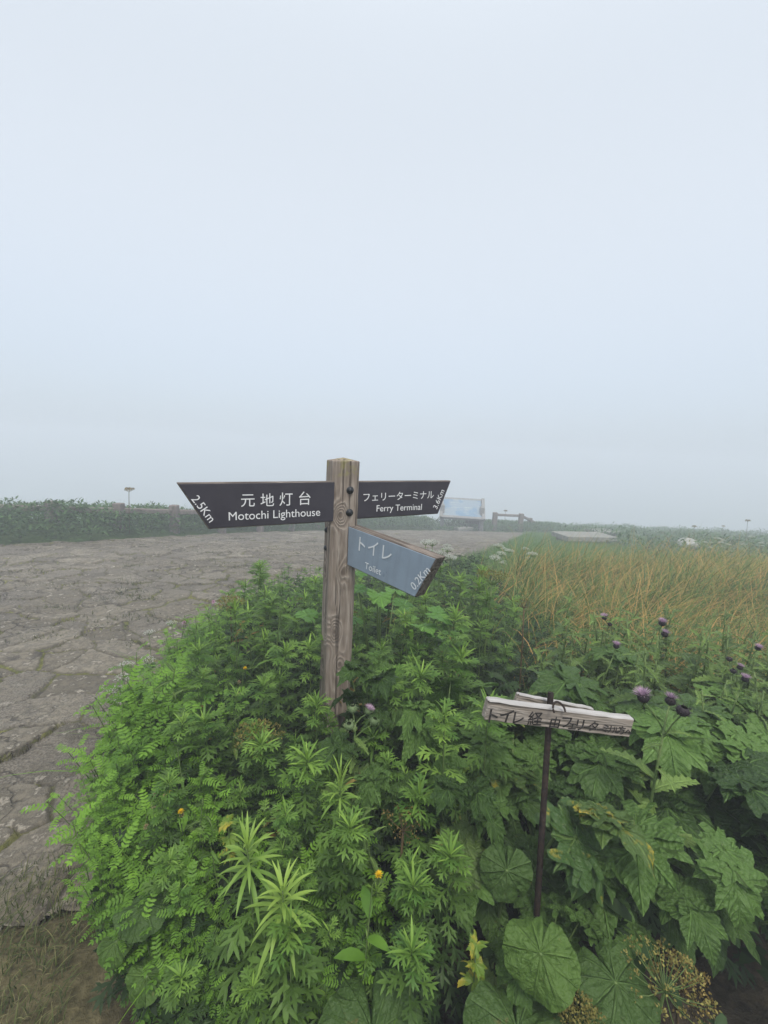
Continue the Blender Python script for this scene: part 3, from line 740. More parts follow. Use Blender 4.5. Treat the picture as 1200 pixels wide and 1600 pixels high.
def mugwort(seed, H=.7, start=.35, nl=26, ls=1.0, top='mugtop', ntop=14, tops=1.0, body='mug'):
    rr = random.Random(seed); pts = stem_line(H, rr)
    sb = MB(); sb.add(tube(pts, np.linspace(.0035, .0018, len(pts)), 5))
    fb = MB()
    for i in range(nl):
        t = start + (1 - start) * (i + .5) / nl
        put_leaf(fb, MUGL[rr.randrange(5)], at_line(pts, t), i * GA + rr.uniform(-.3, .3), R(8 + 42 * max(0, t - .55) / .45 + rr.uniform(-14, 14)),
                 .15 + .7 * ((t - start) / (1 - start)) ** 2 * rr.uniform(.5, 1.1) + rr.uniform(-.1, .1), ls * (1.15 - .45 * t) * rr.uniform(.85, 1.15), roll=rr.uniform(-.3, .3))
    tb = MB()
    for i in range(9):
        put_leaf(tb, MUGL[rr.randrange(5)], at_line(pts, .985 - .06 * i / 9), i * GA + .7, R(48 - 40 * i / 9 + rr.uniform(-10, 10)), rr.uniform(.0, .55) * (1 - i / 14), ls * rr.uniform(.50, .72))
    for i in range(ntop):
        put_leaf(tb, NARROW[rr.randrange(3)], at_line(pts, 1 - .04 * i / ntop), i * GA, R(75 - 55 * (i / ntop) ** .7 + rr.uniform(-8, 8)), rr.uniform(.1, .9), tops * rr.uniform(.75, 1.1))
    return [('stem', sb.mesh('stem', M['stem'])), ('foliage', fb.mesh('foliage', M[body])), ('young_leaves', tb.mesh('young_leaves', M[top]))]

def pointed(seed, H=.5, nl=20):
    """bright plant with long pointed lime leaves in a whorl"""
    rr = random.Random(seed); pts = stem_line(H, rr); sb = MB(); sb.add(tube(pts, np.linspace(.004, .002, len(pts)), 6)); fb = MB(); lb = MB()
    for i in range(nl):
        k = i / nl
        put_leaf(fb, blade(.098, .0105, 6, rr.uniform(.5, 1.0), .3, lift=.2), at_line(pts, .88 + .12 * k), i * GA, R(-10 + 75 * k ** 1.3 + rr.uniform(-8, 8)), .3 + .6 * k + rr.uniform(-.15, .15), (1.05 - .45 * k) * rr.uniform(.85, 1.1))
    for i in range(22):
        t = .3 + .5 * i / 22
        put_leaf(lb, MUGL[rr.randrange(5)], at_line(pts, t), i * GA, R(rr.uniform(-10, 25)), rr.uniform(.2, .8), 1.1)
    return [('stem', sb.mesh('stem', M['stem'])), ('foliage', lb.mesh('foliage', M['mug'])), ('young_leaves', fb.mesh('young_leaves', M['lime']))]

def vetch(seed, H=.35, ns=7, nl=15, ls=.58):
    rr = random.Random(seed); sb = MB(); fb = MB()
    for s in range(ns):
        az = s * GA + rr.uniform(-.4, .4); l = H * rr.uniform(.75, 1.1); t = np.linspace(0, 1, 6); sp_ = rr.uniform(.03, .10)
        pts = np.stack([np.cos(az) * sp_ * t ** 1.4, np.sin(az) * sp_ * t ** 1.4, l * t], 1); sb.add(tube(pts, np.linspace(.002, .001, 6), 4))
        for i in range(nl):
            k = .25 + .75 * (i + 1) / nl
            put_leaf(fb, PINN[rr.randrange(4)], at_line(pts, k), i * GA + az, R(rr.uniform(0, 45) + 18 * k), .1 + .75 * k * rr.uniform(.6, 1.1) * rr.uniform(.7, 1), ls * rr.uniform(.7, 1.1), roll=rr.uniform(-.4, .4))
    return [('stem', sb.mesh('stem', M['stem'])), ('foliage', fb.mesh('foliage', M['vetch']))]

def hogweed_parts(seed, leaves, mat='hog'):
    """[(name, mesh)]: a stalk and a leaf for each (az, el, stalk length, template, scale)"""
    rr = random.Random(seed); out_ = []
    for (az, el, sl_, k, s) in leaves:
        t = np.linspace(0, 1, 7); d0 = dirv(az, el)
        pts = np.stack([d0[0] * sl_ * t ** 1.3, d0[1] * sl_ * t ** 1.3, d0[2] * sl_ * (t - .12 * t ** 2) / .88], 1)
        sb = MB(); sb.add(tube(pts, np.linspace(.007, .004, 7) * s, 6)); out_.append(('leaf_stalk', sb.mesh('leaf_stalk', M['stem'])))
        lb = MB(); dz_ = (az + math.pi / 2 + math.pi) % (2 * math.pi) - math.pi
        put_leaf(lb, HOGL[k % 4], pts[-1], -math.pi / 2 + dz_ * .62 + rr.uniform(-.4, .4), R(rr.uniform(-38, 8)), rr.uniform(.15, .85), s, roll=rr.uniform(-.35, .35))
        out_.append(('leaf', lb.mesh('leaf', M[mat])))
    return out_
def hogweed(seed, H=.6, n=6, s=1.0, mat='hog'):
    rr = random.Random(seed)
    return hogweed_parts(seed, [(i * GA + rr.uniform(-.4, .4), R(rr.uniform(52, 84)), H * rr.uniform(.7, 1.08), rr.randrange(4), s * rr.uniform(.8, 1.15)) for i in range(n)], mat)
def palm_plant(seed, H=.5, n=6, mat='hoglight', s=1.0, tm=None):
    rr = random.Random(seed); out_ = []; tm = tm or PALM
    for i in range(n):
        az = i * GA + rr.uniform(-.4, .4); el = R(rr.uniform(58, 84)); l = H * rr.uniform(.75, 1.08); d0 = dirv(az, el); t = np.linspace(0, 1, 6)
        pts = np.stack([d0[0] * l * t ** 1.4, d0[1] * l * t ** 1.4, d0[2] * l * t], 1); sb = MB(); sb.add(tube(pts, np.linspace(.004, .0025, 6), 6)); out_.append(('leaf_stalk', sb.mesh('leaf_stalk', M['stem'])))
        lb = MB(); put_leaf(lb, tm[rr.randrange(len(tm))], pts[-1], az + rr.uniform(-.5, .5), R(rr.uniform(-15, 30)), rr.uniform(.2, .8), s * rr.uniform(.75, 1.1), roll=rr.uniform(-.3, .3)); out_.append(('leaf', lb.mesh('leaf', M[mat])))
    return out_
def thistle_head(b, pos, d, mats, s=1.0, seed=0, open_=True):
    """adds bracts (mat 0) and petals (mat 1)"""
    rr = random.Random(seed); F_ = frame(d) @ np.array([[1, 0, 0], [0, 0, 1], [0, -1, 0]])
    prof = [(.003, 0), (.0095, .003), (.0135, .009), (.0135, .015), (.010, .020), (.007, .022)]
    b.add(lathe(prof, 10), F_, pos, .35, 0, s)
    for i in range(46):
        k = rr.random(); az = i * GA; z = .002 + .018 * k; r_ = np.interp(z, [q[1] for q in prof], [q[0] for q in prof])
        d_ = dirv(az, R(rr.uniform(15, 60))); b.add(blade(.008, .0022, 2, .3, 0, flat=True), F_ @ frame(d_), np.asarray(pos) + F_ @ np.array([math.cos(az) * r_, math.sin(az) * r_, z]) * s, rr.random(), 0, s)
    if open_:
        for i in range(110):
            az = i * GA; k = (i / 110) ** .5; d_ = dirv(az, R(88 - 55 * k + rr.uniform(-8, 8)))
            b.add(blade(.021 * rr.uniform(.8, 1.1), .0016, 2, .25, 0, flat=True), F_ @ frame(d_), np.asarray(pos) + F_ @ np.array([math.cos(az) * .006 * k, math.sin(az) * .006 * k, .019]) * s, rr.uniform(.1, 1), 1, s)
def thistle(seed, H=.85, nl=14, heads=3, ls=1.0, petal='purple', bract='bract', open_=2):
    rr = random.Random(seed); pts = stem_line(H, rr, .12); sb = MB(); sb.add(tube(pts, np.linspace(.006, .003, 6), 6)); fb = MB()
    for i in range(nl):
        t = .25 + .75 * i / nl
        put_leaf(fb, THL[rr.randrange(4)] if t < .8 else THS[rr.randrange(3)], at_line(pts, t), i * GA, R(rr.uniform(-5, 40)), rr.uniform(.15, .85), ls * (1.25 - .5 * t) * rr.uniform(.85, 1.2), roll=rr.uniform(-.4, .4))
    out_ = [('foliage', fb.mesh('foliage', M['thistle']))]; hl = []
    for h in range(heads):
        az = h * 2.1 + rr.uniform(-.4, .4); l = rr.uniform(.04, .10) if h else .05; d = dirv(az, R(rr.uniform(35, 80))); p0 = at_line(pts, 1 - .10 * h / max(1, heads)); p1 = p0 + d * l
        sb.add(tube([p0, (p0 + p1) / 2 + [0, 0, .006], p1], [.0025, .002, .002], 5))
        hb = MB(); thistle_head(hb, p1, d * .5 + [0, 0, .6], None, rr.uniform(.88, 1.12), seed * 9 + h, h < open_); hl.append(('flower_head', hb.mesh('flower_head', [M[bract], M[petal]])))
    return [('stem', sb.mesh('stem', M['stem']))] + out_ + hl

def umbel(seed, H=.8, Rr=.09, nray=22, mat='seed', stem='stemdark', ball=.016, nq=26, flat=.35, leaves=0, sr=.005, q=.006, leafmat='hog'):
    rr = random.Random(seed); pts = stem_line(H, rr, .05); sb = MB(); sb.add(tube(pts, np.linspace(sr, sr * .7, 6), 6)); hb = MB(); rb = MB()
    for i in range(nray):
        k = ((i + .5) / nray) ** .5; az = i * GA; e = pts[-1] + np.array([math.cos(az) * Rr * k, math.sin(az) * Rr * k, Rr * (.75 - flat * k * k) * rr.uniform(.9, 1.08)])
        mid = pts[-1] * .45 + e * .55 + [0, 0, -.06 * Rr]
        rb.add(tube([pts[-1], mid, e], [.0016, .0011, .0008], 4))
        for j in range(nq):
            d = dirv(rr.uniform(0, 6.28), R(rr.uniform(-25, 90))); p = e + d * ball * rr.uniform(.45, 1.0)
            hb.add(blade(q * rr.uniform(.7, 1.2), q * .75, 2, .5, .2, flat=True), frame(d) @ rotx(rr.uniform(-1, 1)) @ roty(rr.uniform(0, 3)), p, rr.random())
    out_ = [('stem', sb.mesh('stem', M[stem])), ('umbel_rays', rb.mesh('umbel_rays', M[stem])), ('flower_head', hb.mesh('flower_head', M[mat]))]
    for i in range(leaves):
        lb = MB(); put_leaf(lb, HOGL[rr.randrange(4)], at_line(pts, .2 + .5 * i / leaves), i * GA, R(rr.uniform(-25, 20)), rr.uniform(.2, .8), .6); out_.append(('leaf', lb.mesh('leaf', M[leafmat])))
    return out_

def hawkweed(seed, H=.45, kinds=('petal', 'fluff', 'fluff'), leaves=7):
    rr = random.Random(seed); pts = stem_line(H, rr, .15); sb = MB(); sb.add(tube(pts, np.linspace(.0025, .0015, 6), 5)); fb = MB(); hl = []
    for i in range(leaves):
        put_leaf(fb, SIMPLE[1], at_line(pts, .35 + .6 * i / leaves), i * GA, R(rr.uniform(10, 45)), rr.uniform(.3, .9), rr.uniform(.7, 1.0))
    for h, kd in enumerate(kinds):
        az = h * 2.3 + rr.uniform(-.4, .4); d = dirv(az, R(rr.uniform(50, 80))); p0 = at_line(pts, 1 - .12 * h); p1 = p0 + d * rr.uniform(.03, .08) * (1 if h else .4); sb.add(tube([p0, p1], [.0015, .0012], 4)); hb = MB()
        hb.add(lathe([(.001, -.006), (.004, -.003), (.0045, .002), (.003, .005)], 8), None, p1, .4, 0)
        n = 34 if kd == 'petal' else 60
        for i in range(n):
            d_ = dirv(i * GA, R(75 - 60 * (i / n) if kd == 'petal' else rr.uniform(-30, 90)))
            hb.add(blade(.011 if kd == 'petal' else .010, .003 if kd == 'petal' else .0012, 2, .3, 0, flat=True), frame(d_), p1 + [0, 0, .003], rr.random(), 1)
        hl.append(('flower_head', hb.mesh('flower_head', [M['bractg'], M[kd]])))
    return [('stem', sb.mesh('stem', M['stem'])), ('foliage', fb.mesh('foliage', M['vetch']))] + hl
def clover(seed, H=.3):
    rr = random.Random(seed); pts = stem_line(H, rr, .2); sb = MB(); sb.add(tube(pts, np.linspace(.002, .0014, 6), 4)); hb = MB()
    for i in range(60):
        d_ = dirv(i * GA, R(-40 + 130 * i / 60)); hb.add(blade(.010, .003, 2, .3, .1, flat=True), frame(d_), pts[-1] + d_ * .004, rr.random())
    fb = MB()
    for i in range(6): put_leaf(fb, SIMPLE[2], at_line(pts, .4 + .5 * i / 6), i * GA, R(25), rr.random(), .7)
    return [('stem', sb.mesh('stem', M['stem'])), ('foliage', fb.mesh('foliage', M['vetch'])), ('flower_head', hb.mesh('flower_head', M['pink']))]
def big_leaf(Rr, seed, H, mat, el=40, az=-1.57, tm=None, droop=.5, s=1.0):
    """a single long-stalked round leaf"""
    rr = random.Random(seed); d0 = dirv(az, R(80)); t = np.linspace(0, 1, 6); pts = np.stack([d0[0] * H * t ** 1.5, d0[1] * H * t ** 1.5, H * t], 1)
    sb = MB(); sb.add(tube(pts, np.linspace(.006, .004, 6), 6)); lb = MB()
    put_leaf(lb, tm or t_round(Rr, seed, droop=droop), pts[-1], az, R(el), .5, s)
    return [('leaf_stalk', sb.mesh('leaf_stalk', M['stem'])), ('leaf', lb.mesh('leaf', M[mat]))]

# ------------------------------------------------------------------ placing plants
RND = random.Random(11)
USED = {}
def place(kind, parts, x, y, rz=0.0, s=1.0, label='', cat='plant', group=None, tilt=0.0, z=None):
    zz = float(T(x, y)) if z is None else z
    r_ = thing(kind, label, cat, (x, y, zz), (RND.uniform(-tilt, tilt), RND.uniform(-tilt, tilt), rz), 1.0, group)
    r_.scale = s if isinstance(s, tuple) else (s, s, s)
    for (nm, me) in parts:                      # the first use and every later copy share the part's mesh
        link(nm, me, r_)
    return r_
def top_at(px, py, t):                          # ground point and height for a plant whose top shows at that pixel, t metres along the view
    p = P(px, py, t); return p[0], p[1], p[2] - float(T(p[0], p[1]))
def inpoly(x, y, poly):
    c = False; n = len(poly)
    for i in range(n):
        x1, y1 = poly[i]; x2, y2 = poly[i - 1]
        if (y1 > y) != (y2 > y) and x < (x2 - x1) * (y - y1) / (y2 - y1) + x1: c = not c
    return c
def scatter(poly, gap, n, rr, tries=40000, avoid=()):
    xs = [p[0] for p in poly]; ys = [p[1] for p in poly]; out_ = []
    for _ in range(tries):
        x = rr.uniform(min(xs), max(xs)); y = rr.uniform(min(ys), max(ys))
        if not inpoly(x, y, poly): continue
        g = gap(x, y) if callable(gap) else gap
        if any((x - a) ** 2 + (y - b_) ** 2 < g * g for a, b_ in out_): continue
        if any((x - a) ** 2 + (y - b_) ** 2 < r_ * r_ for a, b_, r_ in avoid): continue
        out_.append((x, y))
        if len(out_) >= n: break
    return out_
HOLES = [(.27, 1.17, .13), (.13, 1.5, .11), (.98, .92, .22), (PC[0], PC[1], .09), (.40, 1.17, .06), (-.16, 1.68, .10), (.45, 2.55, .12)]
def canopy(x, y):
    left = min(1, max(.42, .42 + (x + 1.45 + .12 * (y - 1.2)) * .72)); front = min(1, .56 + max(0, y - .85) * .55); far = 1 - .42 * min(1, max(0, y - 2.6) / 2.8)
    dip = 1 - .15 * math.exp(-((x + .17) ** 2 + (y - 1.55) ** 2) / .045)
    return .74 * dip * min(left, 1) * front * far * (1 + (fbm(np.array([x * 2.3]), np.array([y * 2.3]), 91)[0] - .47) * .55)

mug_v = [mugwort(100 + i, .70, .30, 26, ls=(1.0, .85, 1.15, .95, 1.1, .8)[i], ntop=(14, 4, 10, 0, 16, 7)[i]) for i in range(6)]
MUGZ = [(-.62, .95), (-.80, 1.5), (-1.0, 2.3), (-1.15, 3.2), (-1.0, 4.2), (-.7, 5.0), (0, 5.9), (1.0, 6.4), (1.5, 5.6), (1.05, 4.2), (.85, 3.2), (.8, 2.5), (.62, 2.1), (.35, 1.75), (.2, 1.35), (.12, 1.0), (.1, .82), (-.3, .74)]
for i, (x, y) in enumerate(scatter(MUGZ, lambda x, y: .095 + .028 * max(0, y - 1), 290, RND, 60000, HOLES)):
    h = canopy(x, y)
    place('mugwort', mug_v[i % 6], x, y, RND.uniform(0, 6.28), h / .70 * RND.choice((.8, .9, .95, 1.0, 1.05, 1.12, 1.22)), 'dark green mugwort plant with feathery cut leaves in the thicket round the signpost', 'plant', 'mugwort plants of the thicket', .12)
vet_v = [vetch(200 + i, .36, ls=(.58, .42, .66, .5, .36)[i], nl=(15, 18, 14, 16, 20)[i]) for i in range(5)]
VETZ = [(-.86, 1.16), (-1.02, 1.45), (-1.27, 2.2), (-1.47, 3.1), (-1.40, 3.7), (-1.25, 4.4), (-1.15, 4.2), (-1.15, 3.2), (-1.0, 2.3), (-.72, 1.5), (-.50, 1.15), (-.36, .92), (-.58, .95)]
for i, (x, y) in enumerate(scatter(VETZ, lambda x, y: .078 + .022 * max(0, y - 1), 240, RND, 50000)):
    h = canopy(x, y) * RND.uniform(.85, 1.15)
    place('vetch', vet_v[i % 5], x, y, RND.uniform(0, 6.28), max(.55, h / .36 * .92), 'bright green vetch with paired oval leaflets on the paving side of the thicket', 'plant', 'vetch plants along the paving', .15)
for i in range(14):
    x, y = RND.uniform(-.42, .0), RND.uniform(.82, 1.35)
    place('vetch', vet_v[i % 5], x, y, RND.uniform(0, 6.28), canopy(x, y) / .36 * .85, 'bright green vetch with paired oval leaflets scattered between the front mugwort plants', 'plant', 'vetch plants among the mugwort', .15)

# other herbs mixed in
def herb(seed, H=.6, nl=24, ll=.075, lw=.020, mat='bank'):
    rr = random.Random(seed); pts = stem_line(H, rr, .12); sb = MB(); sb.add(tube(pts, np.linspace(.003, .0016, 6), 5)); fb = MB()
    for i in range(nl):
        t = .25 + .75 * i / nl
        put_leaf(fb, toothed(ll, lw, 8, rr.uniform(.5, 1.3), .25, .12, .002, .6, seed * 50 + i % 4), at_line(pts, t), i * GA + rr.uniform(-.3, .3), R(rr.uniform(-12, 40) + 30 * max(0, t - .7)), rr.uniform(.1, .9), rr.uniform(.65, 1.2) * (1.15 - .5 * t), roll=rr.uniform(-.4, .4))
    return [('stem', sb.mesh('stem', M['stem'])), ('foliage', fb.mesh('foliage', M[mat]))]
herb_v = [herb(250, .55, 24, .085, .022, 'thistle'), herb(251, .5, 20, .065, .026, 'vetch'), herb(252, .6, 28, .10, .016, 'mug'), herb(253, .45, 18, .055, .030, 'mug')]
for i, (x, y) in enumerate(scatter([(-.7, .95), (-.95, 1.5), (-1.35, 2.6), (-1.2, 4.2), (.3, 5.2), (1.0, 3.5), (.5, 2.0), (.1, 1.2), (0, .82)], .14, 135, RND, 20000, HOLES)):
    k = i % 4
    place('herb', herb_v[k], x, y, RND.uniform(0, 6.28), canopy(x, y) / .55 * RND.uniform(.85, 1.15), ('slender herb with narrow toothed leaves among the mugwort', 'light green herb with short oval leaves among the vetch and mugwort', 'dark herb with long narrow leaves among the mugwort', 'low herb with broad short dark leaves among the mugwort')[k], 'plant', ('narrow leaved herbs', 'light oval leaved herbs', 'long leaved dark herbs', 'broad leaved dark herbs')[k], .2)
with_v = [herb(260 + i, .5, 16, .07, .022, 'seed') for i in range(2)]
for i, (x, y) in enumerate(scatter([(-.6, 1.0), (-1.0, 2.0), (-.9, 3.5), (.6, 3.8), (.6, 2.2), (.2, 1.2)], .28, 24, RND, 20000, HOLES)):
    place('withered_plant', with_v[i % 2], x, y, RND.uniform(0, 6.28), canopy(x, y) / .5 * .92, 'withered brown herb showing between the green plants of the thicket', 'plant', 'withered herbs', .2)
def grass_clump(seed, H=.5, n=14):
    rr = random.Random(seed); fb = MB()
    for i in range(n): fb.add(blade(H * rr.uniform(.7, 1.1), .008, 8, rr.uniform(.6, 1.6), .3, prof=lambda t: max(.05, (1 - t ** 1.6))), frame(dirv(i * GA, R(rr.uniform(62, 86)))), (rr.uniform(-.02, .02), rr.uniform(-.02, .02), 0), rr.random())
    return [('blades', fb.mesh('blades', M['vetch']))]
gc_v = [grass_clump(270 + i) for i in range(3)]
for i, (x, y) in enumerate(scatter([(-.55, 1.0), (-.95, 1.5), (-1.35, 2.6), (-1.3, 4.0), (-.6, 4.6), (-.8, 2.6), (-.35, 1.2)], .24, 22, RND, 20000)):
    place('grass_clump', gc_v[i % 3], x, y, RND.uniform(0, 6.28), canopy(x, y) / .5 * RND.uniform(.95, 1.2), 'clump of long grass blades poking out of the vetch', 'grass', 'grass clumps in the vetch', .2)

# hogweed: large dark lobed leaves on the right
hog_v = [hogweed(300 + i, .60, 8, .85) for i in range(6)]
HOGZ = [(.36, 1.5), (.52, 1.12), (.70, 1.02), (.86, 1.10), (1.15, 1.15), (1.7, 1.5), (1.5, 1.8), (1.0, 1.75), (.55, 1.7)]
for i, (x, y) in enumerate(scatter(HOGZ, .19, 26, RND, 20000, HOLES + [(.44, 1.12, .10)])):
    front = min(1, .62 + (y - .85) * .5)
    place('hogweed', hog_v[i % 6], x, y, RND.uniform(-.7, .7), front * RND.uniform(.98, 1.2) * (1.0 + .12 * (x > 1)), 'large dark green hogweed with broad lobed leaves beyond the handwritten sign', 'plant', 'hogweed plants round the handwritten sign', .1)
for i, (px, py, t, s) in enumerate([(610, 1050, 1.68, .62), (690, 1085, 1.58, .62), (590, 1160, 1.42, .55), (745, 1200, 1.3, .5)]):
    x, y, h = top_at(px, py, t)
    place('hogweed', hog_v[(i * 2 + 1) % 6], x, y, RND.uniform(-.7, .7), (s, s, h / .60), 'broad lobed hogweed growing between the signpost and the handwritten sign', 'plant', 'hogweed plants beside the signpost', .08)
x, y, h = top_at(846, 1408, 1.10); place('hogweed', hog_v[2], x, y, .2, (.45, .45, h / .60), 'low dark hogweed hiding the foot of the iron stake', 'plant')
lp = palm_plant(350, .55, 13, 'hoglight', .36)
x, y, h = top_at(600, 935, 2.35); place('hogweed', lp, x, y, .4, h / .52, 'yellowish green hogweed with small crinkled leaves behind the signpost under the blue board', 'plant')
lp2 = [palm_plant(351 + i, .5, 8, 'mugtop', .35, None) for i in range(2)]
yl = hogweed(360, .42, 4, .6, 'hogyellow')
x, y, h = top_at(815, 1195, 1.3); place('hogweed', yl, x, y, 1.0, h / .42, 'hogweed with yellow blotched leaves just under the handwritten sign', 'plant')
x, y, h = top_at(960, 1170, 1.45); place('hogweed', hogweed(361, .42, 3, .5, 'hogyellow'), x, y, 2.0, h / .42, 'hogweed with yellow blotched leaves behind the right end of the handwritten sign', 'plant')
x, y, h = top_at(770, 1400, 1.2); place('hogweed', hogweed(362, .3, 3, .4, 'hogyellow'), x, y, 2.0, h / .3, 'low yellowing hogweed on dark soil at the foot of the iron stake', 'plant')
YEL = [t_lobed([(0, .105, 20), (34, .09, 17), (-36, .085, 18), (70, .06, 20), (-74, .055, 20)], 60 + i, serr=.16, teeth=34, rough=.14, droop=1.3, cup=.3) for i in range(3)]
def yleaf(seed, H, s, n=2):
    rr = random.Random(seed); out_ = []; sb = MB(); pts = stem_line(H, rr, .1); sb.add(tube(pts, np.linspace(.003, .002, 6), 5))
    for i in range(n):
        lb = MB(); put_leaf(lb, YEL[(i + seed) % 3], at_line(pts, 1 - .10 * i), -1.57 + (i - .5) * 1.5, R(rr.uniform(-40, 30)), rr.random(), .78 * s * rr.uniform(.8, 1.1)); out_.append(('leaf', lb.mesh('leaf', M['yellow'])))
    return [('stem', sb.mesh('stem', M['stem']))] + out_
for (px, py, t, s, lb_) in [(362, 1268, 1.22, .55, 'withered yellow leaves drooping in the mugwort left of the post'), (745, 1500, .98, .55, 'yellow edged cut leaves standing over the dark soil at the bottom'), (716, 1215, 1.35, .35, 'yellow tinged leaves on the upright bright stem in the dark gap')]:
    x, y, h = top_at(px, py, t); place('yellowed_plant', yleaf(int(px), h, s, 3), x, y, 0, 1.0, lb_, 'plant')
up = mugwort(371, .62, .35, 24, .85, 'mugtop', 12, .8, 'mugtop')
x, y, h = top_at(705, 1120, 1.32); place('mugwort', up, x, y, .5, h / .62, 'upright light green mugwort stem in front of the dark gap right of the post', 'plant')

# bright whorls at the front
for (px, py, t, s, lb_) in [(405, 1322, 1.02, 1.0, 'lime green plant with long pointed leaves, upper one of the pair at the front'), (448, 1388, .98, 1.05, 'lime green plant with long pointed leaves, lower one of the pair at the front'),
                            (540, 1215, 1.2, .75, 'small bright lime whorl of leaves in the middle below the post')]:
    x, y, h = top_at(px, py, t); pp = pointed(int(px), .5, 32); place('lime_plant', pp, x, y, px, 1.0, lb_, 'plant').scale = (s, s, h / .5)
for i, (px, py, t, s) in enumerate([(345, 1120, 1.55, 1.0), (470, 1160, 1.35, 1.0), (425, 1150, 1.45, .9), (640, 1255, 1.2, 1.0), (700, 1330, 1.1, 1.1), (660, 1400, 1.02, 1.0), (495, 1105, 1.6, .8), (600, 1040, 1.75, .8), (645, 1035, 1.75, .9), (735, 1030, 1.8, .8), (690, 960, 2.2, .9), (765, 1120, 1.4, .8), (520, 1290, 1.12, 1.0), (640, 1490, .92, 1.0), (460, 1480, .9, 1.0)]):
    x, y, h = top_at(px, py, t)
    place('mugwort', mugwort(400 + i % 4, .7, .30, 30, 1.15, 'mugtop', 16, 1.25) if i < 4 else mug_feat[i % 4], x, y, RND.uniform(0, 6.28), h / .70, 'taller mugwort with a pale starry top standing out of the thicket', 'plant', 'mugwort with pale starry tops', .08) if i >= 4 else None
    if i == 0: mug_feat = [mugwort(400 + k, .7, .30, 30, 1.15, 'mugtop', 16, 1.25) for k in range(4)]
    if i < 4: place('mugwort', mug_feat[i], x, y, RND.uniform(0, 6.28), h / .70, 'taller mugwort with a pale starry top standing out of the thicket', 'plant', 'mugwort with pale starry tops', .08)

# butterbur: big round leaves low at the front
for (px, py, t, Rr, el, az, mat, lb_) in [
        (856, 1432, 1.02, .080, -34, -2.1, 'butterlight', 'lighter green round butterbur leaf standing upright at the foot of the iron stake'),
        (925, 1478, 1.04, .095, -20, -1.3, 'butter', 'dark round butterbur leaf partly behind the lighter one at the iron stake'),
        (578, 1555, .96, .120, -30, -1.45, 'butter', 'largest dark butterbur leaf hanging at the bottom middle'),
        (800, 1552, .97, .11, -18, -1.7, 'butter', 'dark butterbur leaf low between the bottom leaf and the dried umbel'),
        (935, 1585, .95, .10, -15, -1.2, 'butter', 'dark butterbur leaf below the dried umbel at the bottom'),
        (212, 1440, 1.16, .048, -20, -2.0, 'butterlight', 'small round butterbur leaf, upper one of two by the dry grass'),
        (256, 1490, 1.10, .052, -25, -1.9, 'butterlight', 'small round butterbur leaf, lower one of two by the dry grass'),
        (250, 1375, 1.2, .07, 10, -1.57, 'butter', 'shaded round butterbur leaf under the vetch'),
        (785, 1315, 1.24, .070, -50, -1.7, 'butter', 'tall light butterbur leaf standing left of the iron stake')]:
    x, y, h = top_at(px, py, t); place('butterbur', big_leaf(Rr, int(px + py), h, mat, el, az), x, y, 0, 1.0, lb_, 'plant')

# thistles
th_v = [thistle(500 + i, .85, 20, (1, 2, 2, 1, 3)[i], .72, open_=(1, 1, 2, 1, 1)[i]) for i in range(5)]
for i, (px, py, t) in enumerate([(925, 985, 2.05), (938, 962, 2.3), (1040, 975, 1.95), (1152, 1000, 2.0), (1185, 1045, 1.8), (1135, 1040, 1.75)]):
    x, y, h = top_at(px, py, t)
    place('thistle', th_v[i % 5], x, y, RND.uniform(0, 6.28), h / .93, 'green thistle with dark purple flower heads in front of the tall grass', 'plant', 'thistles in front of the tall grass', .06)
x, y, h = top_at(1035, 1098, 1.3); place('thistle', thistle(530, .7, 16, 3, .75, open_=2), x, y, 1.2, h / .76, 'thistle with two fresh purple heads beside the right end of the handwritten sign', 'plant')
thl = [thistle(540 + i, .75, 28, 0, .72) for i in range(4)]
for i, (x, y) in enumerate(scatter([(.85, 1.85), (1.15, 1.6), (1.6, 1.5), (2.3, 1.9), (2.4, 2.3), (1.5, 2.5), (1.0, 2.4)], .13, 45, RND)):
    place('thistle', thl[i % 4], x, y, RND.uniform(0, 6.28), RND.uniform(.98, 1.25), 'leafy green thistle without flowers among the purple headed ones', 'plant', 'leafy thistles without flowers', .1)
x, y, h = top_at(556, 1100, 1.45); place('thistle', thistle(560, .7, 20, 4, .8, 'pale_purple', 'bractg', 1), x, y, 0, h / .76, 'thistle with one pale pink head at the foot of the signpost', 'plant')

# dried and white umbels
for (px, py, t, Rr, mat, st, lb_, kw) in [
        (362, 935, 2.6, .085, 'seed', 'stemdark', 'dried brown umbel with a withered stem left of the signpost', {}),
        (402, 1140, 1.5, .085, 'seedgreen', 'stem', 'wide yellow brown seeding umbel in the mugwort left of the post', dict(nq=40)),
        (765, 898, 2.45, .09, 'seedgreen', 'stem', 'tall yellow umbel on a thick stalk in front of the tall grass', dict(flat=.1, sr=.008)),
        (628, 1275, 1.2, .06, 'seed', 'stemdark', 'small withered brown umbel in the middle of the thicket', dict(nray=12, nq=12)),
        (1035, 1495, .98, .095, 'seedgreen', 'stem', 'dried umbel with bare straw coloured rays at the bottom right', dict(nray=30, nq=20, flat=.6, ball=.012)),
        (1075, 1530, 1.05, .07, 'seed', 'stemdark', 'brown seeding umbel behind the straw coloured one at the bottom right', dict(nq=34)),
        (908, 1572, .92, .045, 'seedgreen', 'stem', 'small round seeding umbel at the bottom edge', dict(nq=34)),
        (825, 945, 2.3, .05, 'seed', 'stemdark', 'withered brown umbel at the edge of the tall grass', dict(nray=10, nq=10))]:
    x, y, h = top_at(px, py, t); place('umbel_plant', umbel(int(px), h - Rr * .7, Rr, **dict(dict(nray=24, mat=mat, stem=st), **kw)), x, y, 0, 1.0, lb_, 'plant')
wu = [umbel(600 + i, .45, .045, 14, 'white', 'stem', .010, 22, .3, 2, .003, .005) for i in range(3)]
